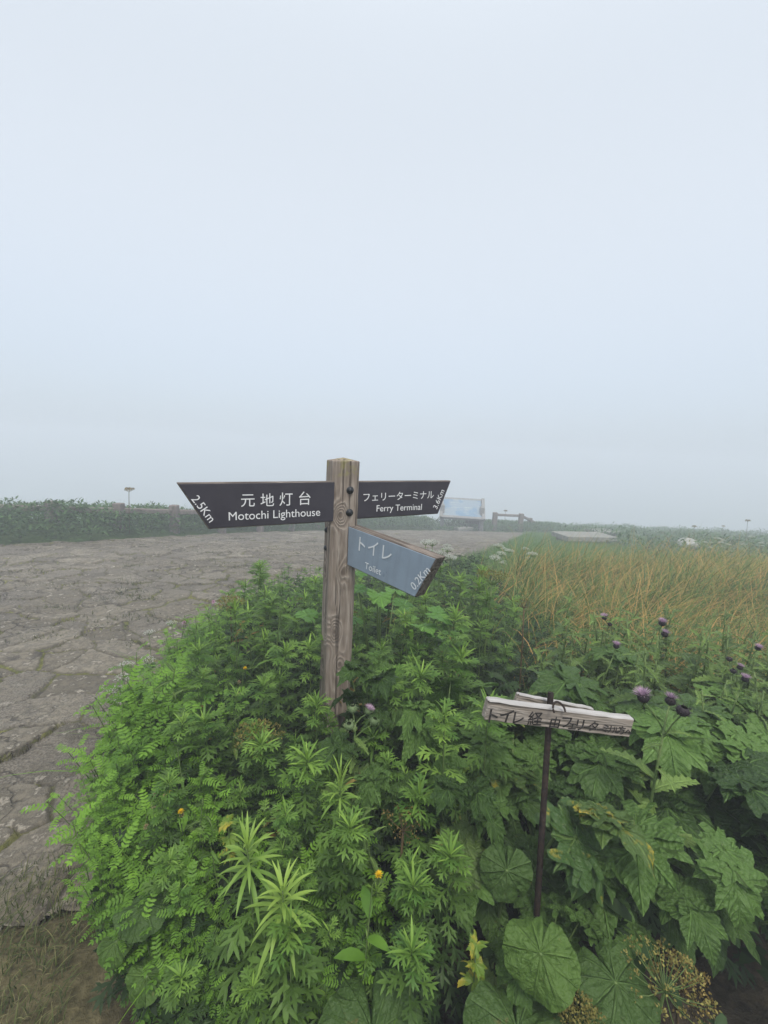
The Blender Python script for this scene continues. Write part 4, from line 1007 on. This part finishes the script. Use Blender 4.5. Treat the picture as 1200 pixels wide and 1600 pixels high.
for i, (px, py, t) in enumerate([(186, 1055, 2.3), (203, 1042, 2.4), (192, 1080, 2.2), (215, 1030, 2.5), (180, 1078, 2.15), (262, 972, 3.2), (238, 990, 2.95)]):
    x, y, h = top_at(px, py, t)
    place('umbel_plant', wu[i % 3], x, y, RND.uniform(0, 6), h / .48, 'white flat flowered umbel leaning over the paving from the vetch', 'plant', 'white umbels along the paving', .15)
for i in range(26):
    px, py = (RND.uniform(640, 720), RND.uniform(845, 885)) if i < 15 else (RND.uniform(770, 850), RND.uniform(850, 880)); t = RND.uniform(4.6, 6.6)
    x, y, h = top_at(px, py, t)
    place('umbel_plant', wu[i % 3], x, y, RND.uniform(0, 6), max(.25, h) / .48, 'white flowered umbel on the green strip beyond the signpost', 'plant', 'white umbels on the green strip', .1)
for (px, py, t, lb_, kd) in [(570, 1388, .96, 'single yellow flower on a leafy stem low at the front', ('petal',)), (368, 1042, 1.85, 'yellow hawkweed with brown seed heads left of the post', ('petal', 'fluff', 'fluff')),
                             (268, 1235, 1.42, 'hawkweed with a yellow flower and brown seed heads in the vetch, upper one', ('petal', 'fluff', 'fluff')), (292, 1252, 1.36, 'hawkweed with one half open yellow flower in the vetch, lower one', ('petal', 'fluff')), (250, 1268, 1.36, 'hawkweed gone to brown fluffy seed in the vetch', ('fluff', 'fluff', 'fluff'))]:
    x, y, h = top_at(px, py, t); place('hawkweed', hawkweed(int(px), h, kd), x, y, 0, 1.0, lb_, 'plant')
for (px, py, t, lb_) in [(277, 982, 2.95, 'pink clover flower by the paving edge, nearer one'), (327, 949, 3.3, 'pink clover flower behind the nearer one')]:
    x, y, h = top_at(px, py, t); place('clover', clover(int(px), h), x, y, 0, 1.15, lb_, 'plant')

# ------------------------------------------------------------------ uncountable growth: undergrowth, grasses, banks
NR = np.random.RandomState(5)
def stuff(name, b, mat, label, cat):
    return tag(link(name, b.mesh(name, mat)), label, cat, kind='stuff')
def batch(b, tpl, pos, az, el, roll, scale, tint):
    """many copies of one small leaf in one go"""
    V, F, va, vs = tpl; n = len(pos)
    d = np.stack([np.cos(az) * np.cos(el), np.sin(az) * np.cos(el), np.sin(el)], 1)
    x = np.stack([np.sin(az), -np.cos(az), 0 * az], 1); z = np.cross(x, d)
    c, s = np.cos(roll)[:, None], np.sin(roll)[:, None]; x2 = x * c - z * s; z2 = x * s + z * c
    W = (V[None, :, 0:1] * x2[:, None] + V[None, :, 1:2] * d[:, None] + V[None, :, 2:3] * z2[:, None]) * scale[:, None, None] + pos[:, None]
    Fq = F[None] + (np.arange(n) * len(V))[:, None, None] + b.n
    b.V.append(W.reshape(-1, 3)); b.F.append(Fq.reshape(-1, 4)); b.n += n * len(V)
    b.A['tint'].append(np.repeat(tint, len(V))); b.A['va'].append(np.tile(va, n)); b.A['vs'].append(np.tile(vs, n)); b.M.append(np.zeros(n * len(F), int))
def sample_poly(poly, n):
    xs = [p[0] for p in poly]; ys = [p[1] for p in poly]; out_ = []
    while len(out_) < n:
        x = NR.uniform(min(xs), max(xs)); y = NR.uniform(min(ys), max(ys))
        if inpoly(x, y, poly): out_.append((x, y))
    return np.array(out_)
def leafmass(name, poly, n, hfun, hmin, tpls, smin, smax, mat, label, cat, elr=(-.5, .9), avoid=(), kpow=.7):
    b = MB(); q = sample_poly(poly, n)
    for a, b_, r_ in avoid: q = q[(q[:, 0] - a) ** 2 + (q[:, 1] - b_) ** 2 > r_ * r_]
    h = np.array([hfun(x, y) for x, y in q]); k = NR.uniform(0, 1, len(q)) ** kpow
    z = T(q[:, 0], q[:, 1]) + hmin + (h - hmin) * k
    for i, tp in enumerate(tpls):
        s_ = slice(i, None, len(tpls)); m = len(q[s_])
        batch(b, tp, np.stack([q[s_, 0], q[s_, 1], z[s_]], 1), NR.uniform(0, 6.28, m), NR.uniform(*elr, m), NR.uniform(-.6, .6, m), NR.uniform(smin, smax, m), np.clip(NR.normal(.45, .28, m) + (k[s_] - .5) * .3, 0, 1))
    return stuff(name, b, mat, label, cat)
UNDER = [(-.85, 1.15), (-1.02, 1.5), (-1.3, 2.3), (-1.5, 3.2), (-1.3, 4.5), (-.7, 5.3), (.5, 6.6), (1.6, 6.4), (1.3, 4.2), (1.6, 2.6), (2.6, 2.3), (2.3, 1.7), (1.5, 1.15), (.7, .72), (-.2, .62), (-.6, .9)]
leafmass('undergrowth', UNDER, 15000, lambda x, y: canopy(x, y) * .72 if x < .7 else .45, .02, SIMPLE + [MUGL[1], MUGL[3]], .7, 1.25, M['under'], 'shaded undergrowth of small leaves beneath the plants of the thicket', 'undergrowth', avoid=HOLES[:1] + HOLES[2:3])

def grass(name, q, H, mat, label, width=.007, seg=5, lean=0.0, leanaz=0.0, bendk=(.5, 1.8), spread=.35, tintsd=.25, attrs=None, zoff=0.0):
    """blades as curved ribbons; vs runs 0..1 from root to tip"""
    n = len(q); H = np.asarray(H) * np.ones(n); az = leanaz + NR.normal(0, 1.0, n) * (1.2 if lean else 9); b0 = NR.normal(lean, spread, n) * .6; bk = NR.uniform(*bendk, n)
    t = np.linspace(0, 1, seg + 1)
    ang = b0[:, None] + bk[:, None] * t[None] ** 1.6
    ds = H[:, None] / seg
    hx = np.concatenate([np.zeros((n, 1)), np.cumsum(np.sin((ang[:, 1:] + ang[:, :-1]) / 2) * ds, 1)], 1); hz = np.concatenate([np.zeros((n, 1)), np.cumsum(np.cos((ang[:, 1:] + ang[:, :-1]) / 2) * ds, 1)], 1)
    x = q[:, 0:1] + hx * np.cos(az)[:, None]; y = q[:, 1:2] + hx * np.sin(az)[:, None]; z = T(q[:, 0], q[:, 1])[:, None] + hz + zoff
    w_ = width / 2 * np.maximum(.08, 1 - t[None] ** 1.7) * NR.uniform(.6, 1.3, n)[:, None]
    ta = az + NR.uniform(-1.2, 1.2, n); sx_ = -np.sin(ta)[:, None] * w_; sy_ = np.cos(ta)[:, None] * w_
    V = np.stack([np.stack([x - sx_, y - sy_, z], -1), np.stack([x + sx_, y + sy_, z], -1)], 2)      # n, seg+1, 2, 3
    base = (np.arange(n) * (seg + 1) * 2)[:, None]; i = np.arange(seg)[None] * 2
    F = np.stack([base + i, base + i + 1, base + i + 3, base + i + 2], -1).reshape(-1, 4)
    b = MB(); b.V.append(V.reshape(-1, 3)); b.F.append(F); b.n = n * (seg + 1) * 2; b.M.append(np.zeros(len(F), int))
    b.A['tint'].append(np.repeat(np.clip(NR.normal(.5, tintsd, n), 0, 1), (seg + 1) * 2)); b.A['va'].append(np.zeros(b.n)); b.A['vs'].append(np.tile(np.repeat(t, 2), n))
    return stuff(name, b, mat, label, 'grass')
TG = [(.70, 2.6), (.62, 3.4), (1.0, 4.2), (1.3, 5.2), (1.9, 5.9), (3.0, 6.4), (5.0, 7.0), (7.5, 7.2), (6.5, 5.2), (4.5, 3.8), (2.9, 2.6), (2.0, 2.25), (1.2, 2.25)]
q = sample_poly(TG, 30000); q = q[NR.uniform(0, 1, len(q)) < np.clip((q[:, 0] - (.45 + .16 * q[:, 1])) / .5, .12, 1)]
cc = q[:1100]; ci = NR.randint(0, len(cc), len(q)); mv = NR.uniform(0, 1, len(q)) < .75; q = np.where(mv[:, None], cc[ci] + NR.normal(0, .055, (len(q), 2)), q)
grass('tall_grass', q, NR.uniform(.65, 1.2, len(q)) * np.clip(.70 + .65 * (fbm(q[:, 0] * 1.6, q[:, 1] * 1.6, 5) - .2), .55, 1.15), M['tallgrass'], 'tall green grass with orange tips bending over right of the signposts', .009, 8, .55, -.1, (.8, 2.7), .40, .42)
LW = [(-.9, 5.4), (-.3, 6.0), (.7, 7.0), (1.6, 8.4), (2.4, 10), (3.8, 13), (5.5, 17), (7.6, 22), (9.5, 22), (8.6, 17), (7.8, 12), (8, 7), (3, 6.2), (1.6, 5.2), (1.2, 4.4), (.2, 5.2)]
q = sample_poly(LW, 26000)
grass('lawn_grass', q, NR.uniform(.06, .20, len(q)), M['lawn'], 'short bright green grass on the strip beyond the thicket', .008, 3, 0, 0, (.2, 1.2), .4)
q = sample_poly([(-1.9, .75), (-1.55, 1.28), (-1.2, 1.5), (-1.0, 1.3), (-.85, 1.0), (-.6, .80), (-.5, .6), (-1.2, .5)], 5200)
grass('dry_grass', q, NR.uniform(.015, .075, len(q)), M['drygrass'], 'matted dry brown grass at the near end of the paving', .0035, 4, .9, .5, (.2, 1.6), .7)
q = sample_poly(TG, 14000)
grass('tall_grass', q, NR.uniform(.25, .62, len(q)), M['lawn'], 'shorter green grass growing between the tall orange tipped blades', .008, 4, .4, -.1, (.4, 1.8), .45, .3)
# weeds in the joints of the paving
wq = []
for _ in range(75):
    x, y = NR.uniform(-6.5, 1.2), NR.uniform(1.8, 11) ; 
    if pave_inside(np.array([x]), np.array([y]))[0] < .1: continue
    m = int(NR.uniform(20, 120)); wq.append(np.array([x, y]) + NR.normal(0, 1, (m, 2)) * [NR.uniform(.06, .2), NR.uniform(.03, .10)])
for (px, py, m, sx_) in [(205, 935, 260, .16), (185, 925, 120, .2), (80, 995, 120, .18), (150, 975, 110, .25), (230, 965, 90, .15), (85, 950, 90, .1)]:
    d = ray(px, py); t = 1.0
    for _ in range(200):
        p = P(px, py, t)
        if p[2] < T(p[0], p[1]): break
        t += .03
    wq.append(p[:2] + NR.normal(0, 1, (m, 2)) * [sx_, sx_ * .5])
q = np.concatenate(wq)
grass('paving_weeds', q, NR.uniform(.012, .045, len(q)) * np.clip(NR.normal(1, .6, len(q)), .4, 3.0), M['weedgrass'], 'small weeds and thin grass in the joints of the stone paving', .006, 3, 0, 0, (.3, 1.8), 1.3, zoff=-.006)

# banks along the far edge of the paving
BKL = [(-16, 6.5), (-7.26, 7.7), (-6.1, 8.7), (-5.45, 10.6), (-4.2, 13.6), (-2.45, 16.1), (0, 18.9), (2.6, 20.8), (2.4, 23.5), (-1, 21), (-4.5, 18), (-6.8, 14.5), (-8, 11.8), (-8.6, 10.6), (-16, 9.2)]
def bank_h(x, y):
    d = y - np.interp(x, FE_X, FE_Y); return .12 + min(1, max(0, d)) * .5 * max(0, float(fbm(np.array([x * 1.3]), np.array([y * 1.3]), 33)[0]) - .40) + min(.50, max(0, d + .3) * .6) * (.75 + .5 * float(fbm(np.array([x * 1.7]), np.array([y * 1.7]), 77)[0]))
BL = [blade(.10, .035, 2, .6, .2), blade(.13, .022, 3, .9, .2), blade(.09, .045, 2, .5, .3)]
def earth_bank():
    px_, py_ = np.array(FE_X[:-2], float), np.array(FE_Y[:-2], float); L = np.concatenate([[0], np.cumsum(np.hypot(np.diff(px_), np.diff(py_)))])
    s = np.linspace(0, L[-1], 140); cxs = np.interp(s, L, px_); cys = np.interp(s, L, py_)
    tx = np.gradient(cxs); ty = np.gradient(cys); k = np.hypot(tx, ty); nx_, ny_ = -ty / k, tx / k
    d = np.linspace(0, 4.2, 22); X = cxs[:, None] + nx_[:, None] * d; Y = cys[:, None] + ny_[:, None] * d
    h = .36 * np.clip(d / 1.0, 0, 1) ** .8 * np.clip((4.2 - d) / 1.6, 0, 1) * np.clip((s[:, None]) / 1, 0, 1) * np.clip((L[-1] - s[:, None]) / 2, 0, 1)
    Z = T(X, Y) + h * (.7 + .5 * fbm(X * 1.5, Y * 1.5, 77)) - .04
    V, F = grid_mesh(X, Y, Z); b = MB(); b.add((V, F[:, ::-1], np.zeros(len(V)), np.zeros(len(V)))); structure('earth_bank', b.mesh('earth_bank', M['ground']))
earth_bank()
leafmass('bank_foliage', BKL, 52000, bank_h, .0, BL, .6, 1.5, M['bank'], 'low mass of leaves covering the bank along the fence at the far edge of the paving', 'undergrowth', (-.3, 1.2), kpow=.42)
q = sample_poly([(-16, 7.4), (-7.6, 8.6), (-6.8, 9.6), (-6.0, 11.5), (-4.5, 15), (-1.5, 18.3), (2.4, 21.8), (2.4, 23.5), (-1, 21), (-4.5, 18), (-6.8, 14.5), (-8.6, 10.9), (-16, 9.6)], 12000)
grass('bank_grass', q, NR.uniform(.35, .92, len(q)), M['lawn'], 'loose tall grass standing behind the fence on the bank', .010, 4, .15, 0, (.3, 1.5), .3)
BKR = [(2.8, 21.2), (6.3, 22.4), (8.5, 22.3), (11, 26), (13, 31), (8, 32), (4, 26), (2.2, 23.5)]
leafmass('bank_foliage', BKR, 12000, lambda x, y: .15 + min(.38, max(0, y - 22.2) * .4), .0, BL, .9, 2.0, M['bank'], 'misty low growth round the information board', 'undergrowth', (-.3, 1.2))
MEAD = [(6.2, 9.5), (9, 7.5), (16, 8), (30, 16), (42, 30), (36, 44), (16, 42), (9.5, 24), (8.6, 18), (7.5, 13)]
leafmass('meadow_growth', MEAD, 48000, lambda x, y: .10 + 1.0 * float(fbm(np.array([x * .8]), np.array([y * .8]), 55)[0]) ** 2, .0, BL, .9, 2.2, M['bank'], 'misty meadow of leafy plants beyond the tall grass', 'meadow', (-.2, 1.3))

# taller individual plants on the banks
sk = [umbel(700 + i, .9, .085, 12, 'seed', 'stemdark', .03, 16, .3, 2, .008, .022, 'bank') for i in range(3)]
for (px, py, t, lb_) in [(200, 762, 9.9, 'lone tall umbel plant rising above the left fence into the mist'), (790, 797, 24.5, 'faint tall umbel by the fence right of the information board')]:
    x, y, h = top_at(px, py, t); place('umbel_plant', sk[0], x, y, 0, h / .99, lb_, 'plant')
for i in range(3):
    px = RND.uniform(900, 1195); t = RND.uniform(13, 24); py = RND.uniform(806, 838)
    x, y, h = top_at(px, py, t)
    place('umbel_plant', sk[i % 3], x, y, RND.uniform(0, 6), max(.35, h) / .99, 'misty seeding umbel on the skyline of the meadow', 'plant', 'umbels on the meadow skyline', .1)
for i in range(14):
    px = RND.uniform(1095, 1200); t = RND.uniform(8, 10.5); py = RND.uniform(838, 856)
    x, y, h = top_at(px, py, t)
    place('umbel_plant', wu[i % 3], x, y, RND.uniform(0, 6), max(.3, h) / .48, 'pale white umbel in the misty meadow beyond the tall grass', 'plant', 'white umbels in the meadow', .1)

# ------------------------------------------------------------------ handwritten sign on its iron stake
ST = P(860, 1100, 1.21); SB = P(841, 1390, 1.18)
zg = float(T(ST[0], ST[1]))
hs_ = thing('handwritten_sign', 'small bleached wooden sign with black handwriting wired to a thin iron stake', 'sign', (SB[0], SB[1], zg))
bpy.context.view_layer.update()
d = (P(860.5, 1082, 1.214) - SB); d = d / np.linalg.norm(d); base = SB - d * ((SB[2] - zg + .05) / d[2]); tip = P(860.5, 1082, 1.214)
b = MB(); b.add(tube([base, base * .5 + tip * .5, tip - d * .004, tip], [.0085, .0085, .0085, .0075], 12))
b.add(lathe([(.009, 0), (.004, .0015), (.0001, .0018)], 12), frame(d) @ np.array([[1, 0, 0], [0, 0, 1], [0, -1, 0]]).T, tip)
def child(nm, me, par): 
    o = link(nm, me, par); bpy.context.view_layer.update(); o.matrix_world = Matrix.Identity(4); return o
child('stake', b.mesh('stake', M['iron']), hs_)
def plank(name, pa, pb, h, th, parent, mat, seed):
    """pa, pb: middle of the front face at both ends"""
    u = pb - pa; L = np.linalg.norm(u); u = u / L; n = np.cross(u, [0, 0, 1.0]); n /= np.linalg.norm(n)
    if n[1] > 0: n = -n
    up_ = np.cross(u, -n)
    A = np.eye(4); A[:3, 0] = u; A[:3, 1] = -n; A[:3, 2] = up_; A[:3, 3] = (pa + pb) / 2 - n * th / 2
    b = MB(); b.add(bevbox(L, th, h, .003, 14, .0012, seed)); me = b.mesh(name, [mat, M['plankedge']], smooth=False)
    for p in me.polygons:
        if abs(p.normal.z) > .6 and p.center.z > h * .4: p.material_index = 1
    o = link(name, me, parent); bpy.context.view_layer.update(); o.matrix_world = Matrix(A.tolist()); bpy.context.view_layer.update()
    return o, u, n, up_
fa = P(760, 1110, 1.135); fb_ = P(988.5, 1139, 1.20)
pl, hu, hn, hup = plank('sign_plank', fa, fb_, .057, .024, hs_, M['plank'], 3)
plank('sign_plank', P(806, 1097, 1.21), P(925, 1119, 1.295), .048, .016, hs_, M['plank'], 5)
# wire loop over the top
ang = np.linspace(-.3, math.pi + .5, 16); c0 = P(872, 1107, 1.15); b = MB()
b.add(tube([c0 + hu * .020 * math.cos(a) + np.array([0, 0, .013]) * math.sin(a) - hn * .012 * math.sin(a * 1.3) for a in ang], [.0028] * 16, 8)); child('wire_loop', b.mesh('wire_loop', M['iron']), hs_)
hw = [('ト', 771, 1118, 22, 4), ('イ', 791, 1117, 22, -4), ('レ', 810, 1121, 19, 3), ('経', 836, 1122, 24, 5), ('由', 867, 1128, 19, 0), ('フ', 885, 1128, 17, 6), ('ェ', 894, 1134, 13, 2), ('リ', 906, 1132, 18, 4), ('ー', 917, 1135, 11, 8), ('タ', 927, 1134, 17, -4), ('ー', 937, 1139, 10, 4), ('ミ', 945, 1137, 12, -6), ('ナ', 953.5, 1138.5, 12, 6), ('ル', 961.5, 1140, 12, 3), ('方', 970.5, 1140, 14, -3), ('へ', 981.5, 1143, 12, 6)]
pmid = (fa + fb_) / 2
for (chh, px, py, wpx, rt) in hw:
    c_ = plane_hit(px, py, pmid, hn); me = text_mesh(chh, M['ink'], 'handwriting', .006 if chh in '経方由' else .010)
    co = np.array([v.co[:] for v in me.vertices]); lo = co.min(0); hi = co.max(0)
    s = wpx / F_PX * 1.15 / max(hi[0] - lo[0], hi[1] - lo[1], .5)
    thicken(me, .0005 / s); a = R(rt); ex = hu * math.cos(a) + hup * math.sin(a); ez = np.cross(hn, ex)
    A = np.eye(4); A[:3, 0] = ex * s; A[:3, 1] = ez * s; A[:3, 2] = hn * s; A[:3, 3] = c_ + hn * .0016 - ex * s * (lo[0] + hi[0]) / 2 - ez * s * (lo[1] + hi[1]) / 2
    o = link('handwriting', me, pl); o.matrix_world = Matrix(A.tolist())

# ------------------------------------------------------------------ fences, information board, slabs, boulder
def fence_run(name, label, pts, post_h, rail_z, w_=.20, rails=1, drop=None):
    T = (lambda x, y: globals()['T'](x, y)) if drop is None else (lambda x, y: globals()['T'](x, y) - np.interp(y, *drop))
    f = thing(name, label, 'fence', (pts[0][0], pts[0][1], float(T(pts[0][0], pts[0][1])))); bpy.context.view_layer.update()
    for i, (x, y) in enumerate(pts):
        b = MB(); V, F, va, vs = bevbox(post_h + .2, w_, w_, .015, 3, .003, i); b.add((V, F, va, vs), np.array([[0, 0, 1], [0, 1, 0], [-1, 0, 0]]), (x, y, float(T(x, y)) + post_h / 2 - .1)); child('post', b.mesh('post', M['fence'], smooth=False), f)
    for r_ in range(rails):
        for i in range(len(pts) - 1):
            a = np.array([*pts[i], float(T(*pts[i])) + rail_z - .35 * r_]); c_ = np.array([*pts[i + 1], float(T(*pts[i + 1])) + rail_z - .35 * r_]); u = (c_ - a) / np.linalg.norm(c_ - a)
            b = MB(); L = np.linalg.norm(c_ - a); Fm = frame(u); A_ = np.stack([u, -Fm[:, 0], Fm[:, 2]], 1)
            b.add(bevbox(L - .9 * w_, .13, .13, .02, 5, .004, i), A_, (a + c_) / 2); child('rail', b.mesh('rail', M['fence'], smooth=False), f)
    return f
def gpt(px, py, t): p = P(px, py, t); return (p[0], p[1])
FA = [(-13.4, 7.55), (-11.9, 7.9), (-10.4, 8.3), (-8.9, 8.7)] + [gpt(80, 780, 9.3), gpt(185, 784, 10.1), gpt(272, 785, 11.2)]
last = np.array(FA[-1]); end = np.array(gpt(588, 800, 20.8))
for k in range(1, 8): FA.append(tuple(last + (end - last) * k / 7))
fence_run('fence', 'grey square posted fence half hidden by leaves along the left bank', FA, .80, .62)
FB = [gpt(774, 800, 23.4), gpt(815, 800, 23.6), gpt(829, 803, 26), gpt(853, 810, 29), gpt(874, 820, 33)]
fence_run('fence', 'faint fence running downhill from the information board into the mist', FB, 1.05, .92, .24, 1, ([23.5, 25.6, 28.5, 33], [0, .2, .7, 1.4]))

ib = thing('information_board', 'low slanted information board with a pale panel fading in the mist', 'information board', (gpt(722, 800, 22.8)[0], gpt(722, 800, 22.8)[1], 0)); bpy.context.view_layer.update()
cx, cyy = ib.location[0], ib.location[1]; z0 = float(T(cx, cyy)); ya = R(-8); RZ = rotz(ya)
IS = 1.68
def ibp(v): return RZ @ (np.array(v) * IS * [1, 1, .88]) + [cx, cyy, z0]
def ibox(nm, c, sz, mat, rx=0.0, mesh=None):
    b = MB(); V, F, va, vs = bevbox(sz[0] * IS, sz[1] * IS, sz[2] * IS, .015, 2); b.add((V, F, va, vs), RZ @ rotx(rx), ibp(c)); return child(nm, b.mesh(nm, mat, smooth=False), ib)
for sd in (-1, 1):
    ibox('support', (sd * .62, .10, .36), (.12, .55, .95), M['palewood'])
    ibox('side_rail', (sd * .66, .05, .80), (.10, .95, .11), M['palewood'], R(38))
ibox('top_rail', (0, .42, 1.06), (1.30, .10, .11), M['palewood'], R(38))
ibox('lower_rail', (0, -.32, .50), (1.30, .10, .10), M['palewood'], R(38))
mm = NM('pale_map_panel'); nz = mm.noise(mm.obj(), 1.6, 4.0); c = mm.mix(mm.maprange(nz, .50, .58), (0.27, 0.34, 0.40), (0.17, 0.28, 0.40)); c = mm.mix(mm.maprange(mm.noise(mm.scaled(mm.obj(), (1, 1, 14)), 2.0, 2.0), .60, .66), c, (0.40, 0.46, 0.46)); mm.principled(c, .75, .15)
ibox('map_panel', (0, .05, .78), (1.20, .82, .04), mm.m, R(38))
ibox('back_plate', (.35, .30, .55), (.42, .06, .6), M['fence'])
def slab(name, label, px0, px1, py, t, depth, th, mat=None, legs=True, dz=0.0):
    a = P(px0, py, t); c_ = P(px1, py, t * 1.02); o = thing(name, label, name.replace('_', ' '), ((a[0] + c_[0]) / 2, (a[1] + c_[1]) / 2, float(T((a[0] + c_[0]) / 2, (a[1] + c_[1]) / 2)))); bpy.context.view_layer.update()
    L = np.linalg.norm(c_[:2] - a[:2]); u = c_ - a; yaw = math.atan2(u[1], u[0]); mid = (a + c_) / 2; zt = mid[2]
    b = MB(); b.add(bevbox(L, depth, th, .015, 8, .003), rotz(yaw), (mid[0], mid[1] + depth / 2, zt - th / 2)); child('slab', b.mesh('slab', mat or M['concrete'], smooth=False), o)
    g = float(T(mid[0], mid[1])); hh = zt - th - g
    if hh > .05:
        b = MB(); b.add(bevbox(L * .86, depth * .8, hh + .1, .02, 4, .003), rotz(yaw), (mid[0], mid[1] + depth / 2, g + hh / 2 - .05)); child('base', b.mesh('base', M['fence'], smooth=False), o)
    return o
slab('stone_bench', 'wide flat pale concrete bench beyond the tall grass, nearer of two', 884, 962, 839, 15, 1.1, .18)
slab('stone_bench', 'smaller misty concrete bench behind the nearer one', 932, 966, 831, 19.5, .9, .10)
slab('stone_step', 'low pale stone step in front of the information board', 714, 737, 825, 21.8, .45, .16)
def boulder(seed, s):
    rr = np.random.RandomState(seed); b = MB(); k = 18; prof = [(math.sin(a) * .5, -.32 * math.cos(a) + .1) for a in np.linspace(.05, math.pi - .05, 12)]
    V, F, va, vs = lathe(prof, k); d = 1 + .22 * (fbm(V[:, 0] * 3 + 9, V[:, 1] * 3 + V[:, 2] * 2, seed, 3) - .45) * 2; V = V * d[:, None] * s; b.add((V, F, va, vs)); return b.mesh('boulder', M['rock'], smooth=False)
p = P(1075, 852, 13.5); o = link('boulder', boulder(3, .60), loc=(p[0], p[1], p[2] - .03)); tag(o, 'pale rounded boulder beyond the tall grass', 'boulder')

# ------------------------------------------------------------------ the sea mist
hz = bpy.data.meshes.new('haze'); b = MB(); b.add(box(0, 62, -9.0, 310, 190, 30)); hz = b.mesh('haze', [bpy.data.materials.new('sea_mist')], smooth=False)
ms = hz.materials[0]; ms.use_nodes = True; ms.node_tree.nodes.clear()
vo = ms.node_tree.nodes.new('ShaderNodeVolumePrincipled'); vo.inputs['Color'].default_value = (0.86, 0.905, 0.985, 1); vo.inputs['Density'].default_value = 0.0175; vo.inputs['Anisotropy'].default_value = 0.0
ou = ms.node_tree.nodes.new('ShaderNodeOutputMaterial'); ms.node_tree.links.new(vo.outputs[0], ou.inputs['Volume'])
tag(link('haze', hz), 'even pale sea mist over the hilltop', 'mist', kind='stuff')
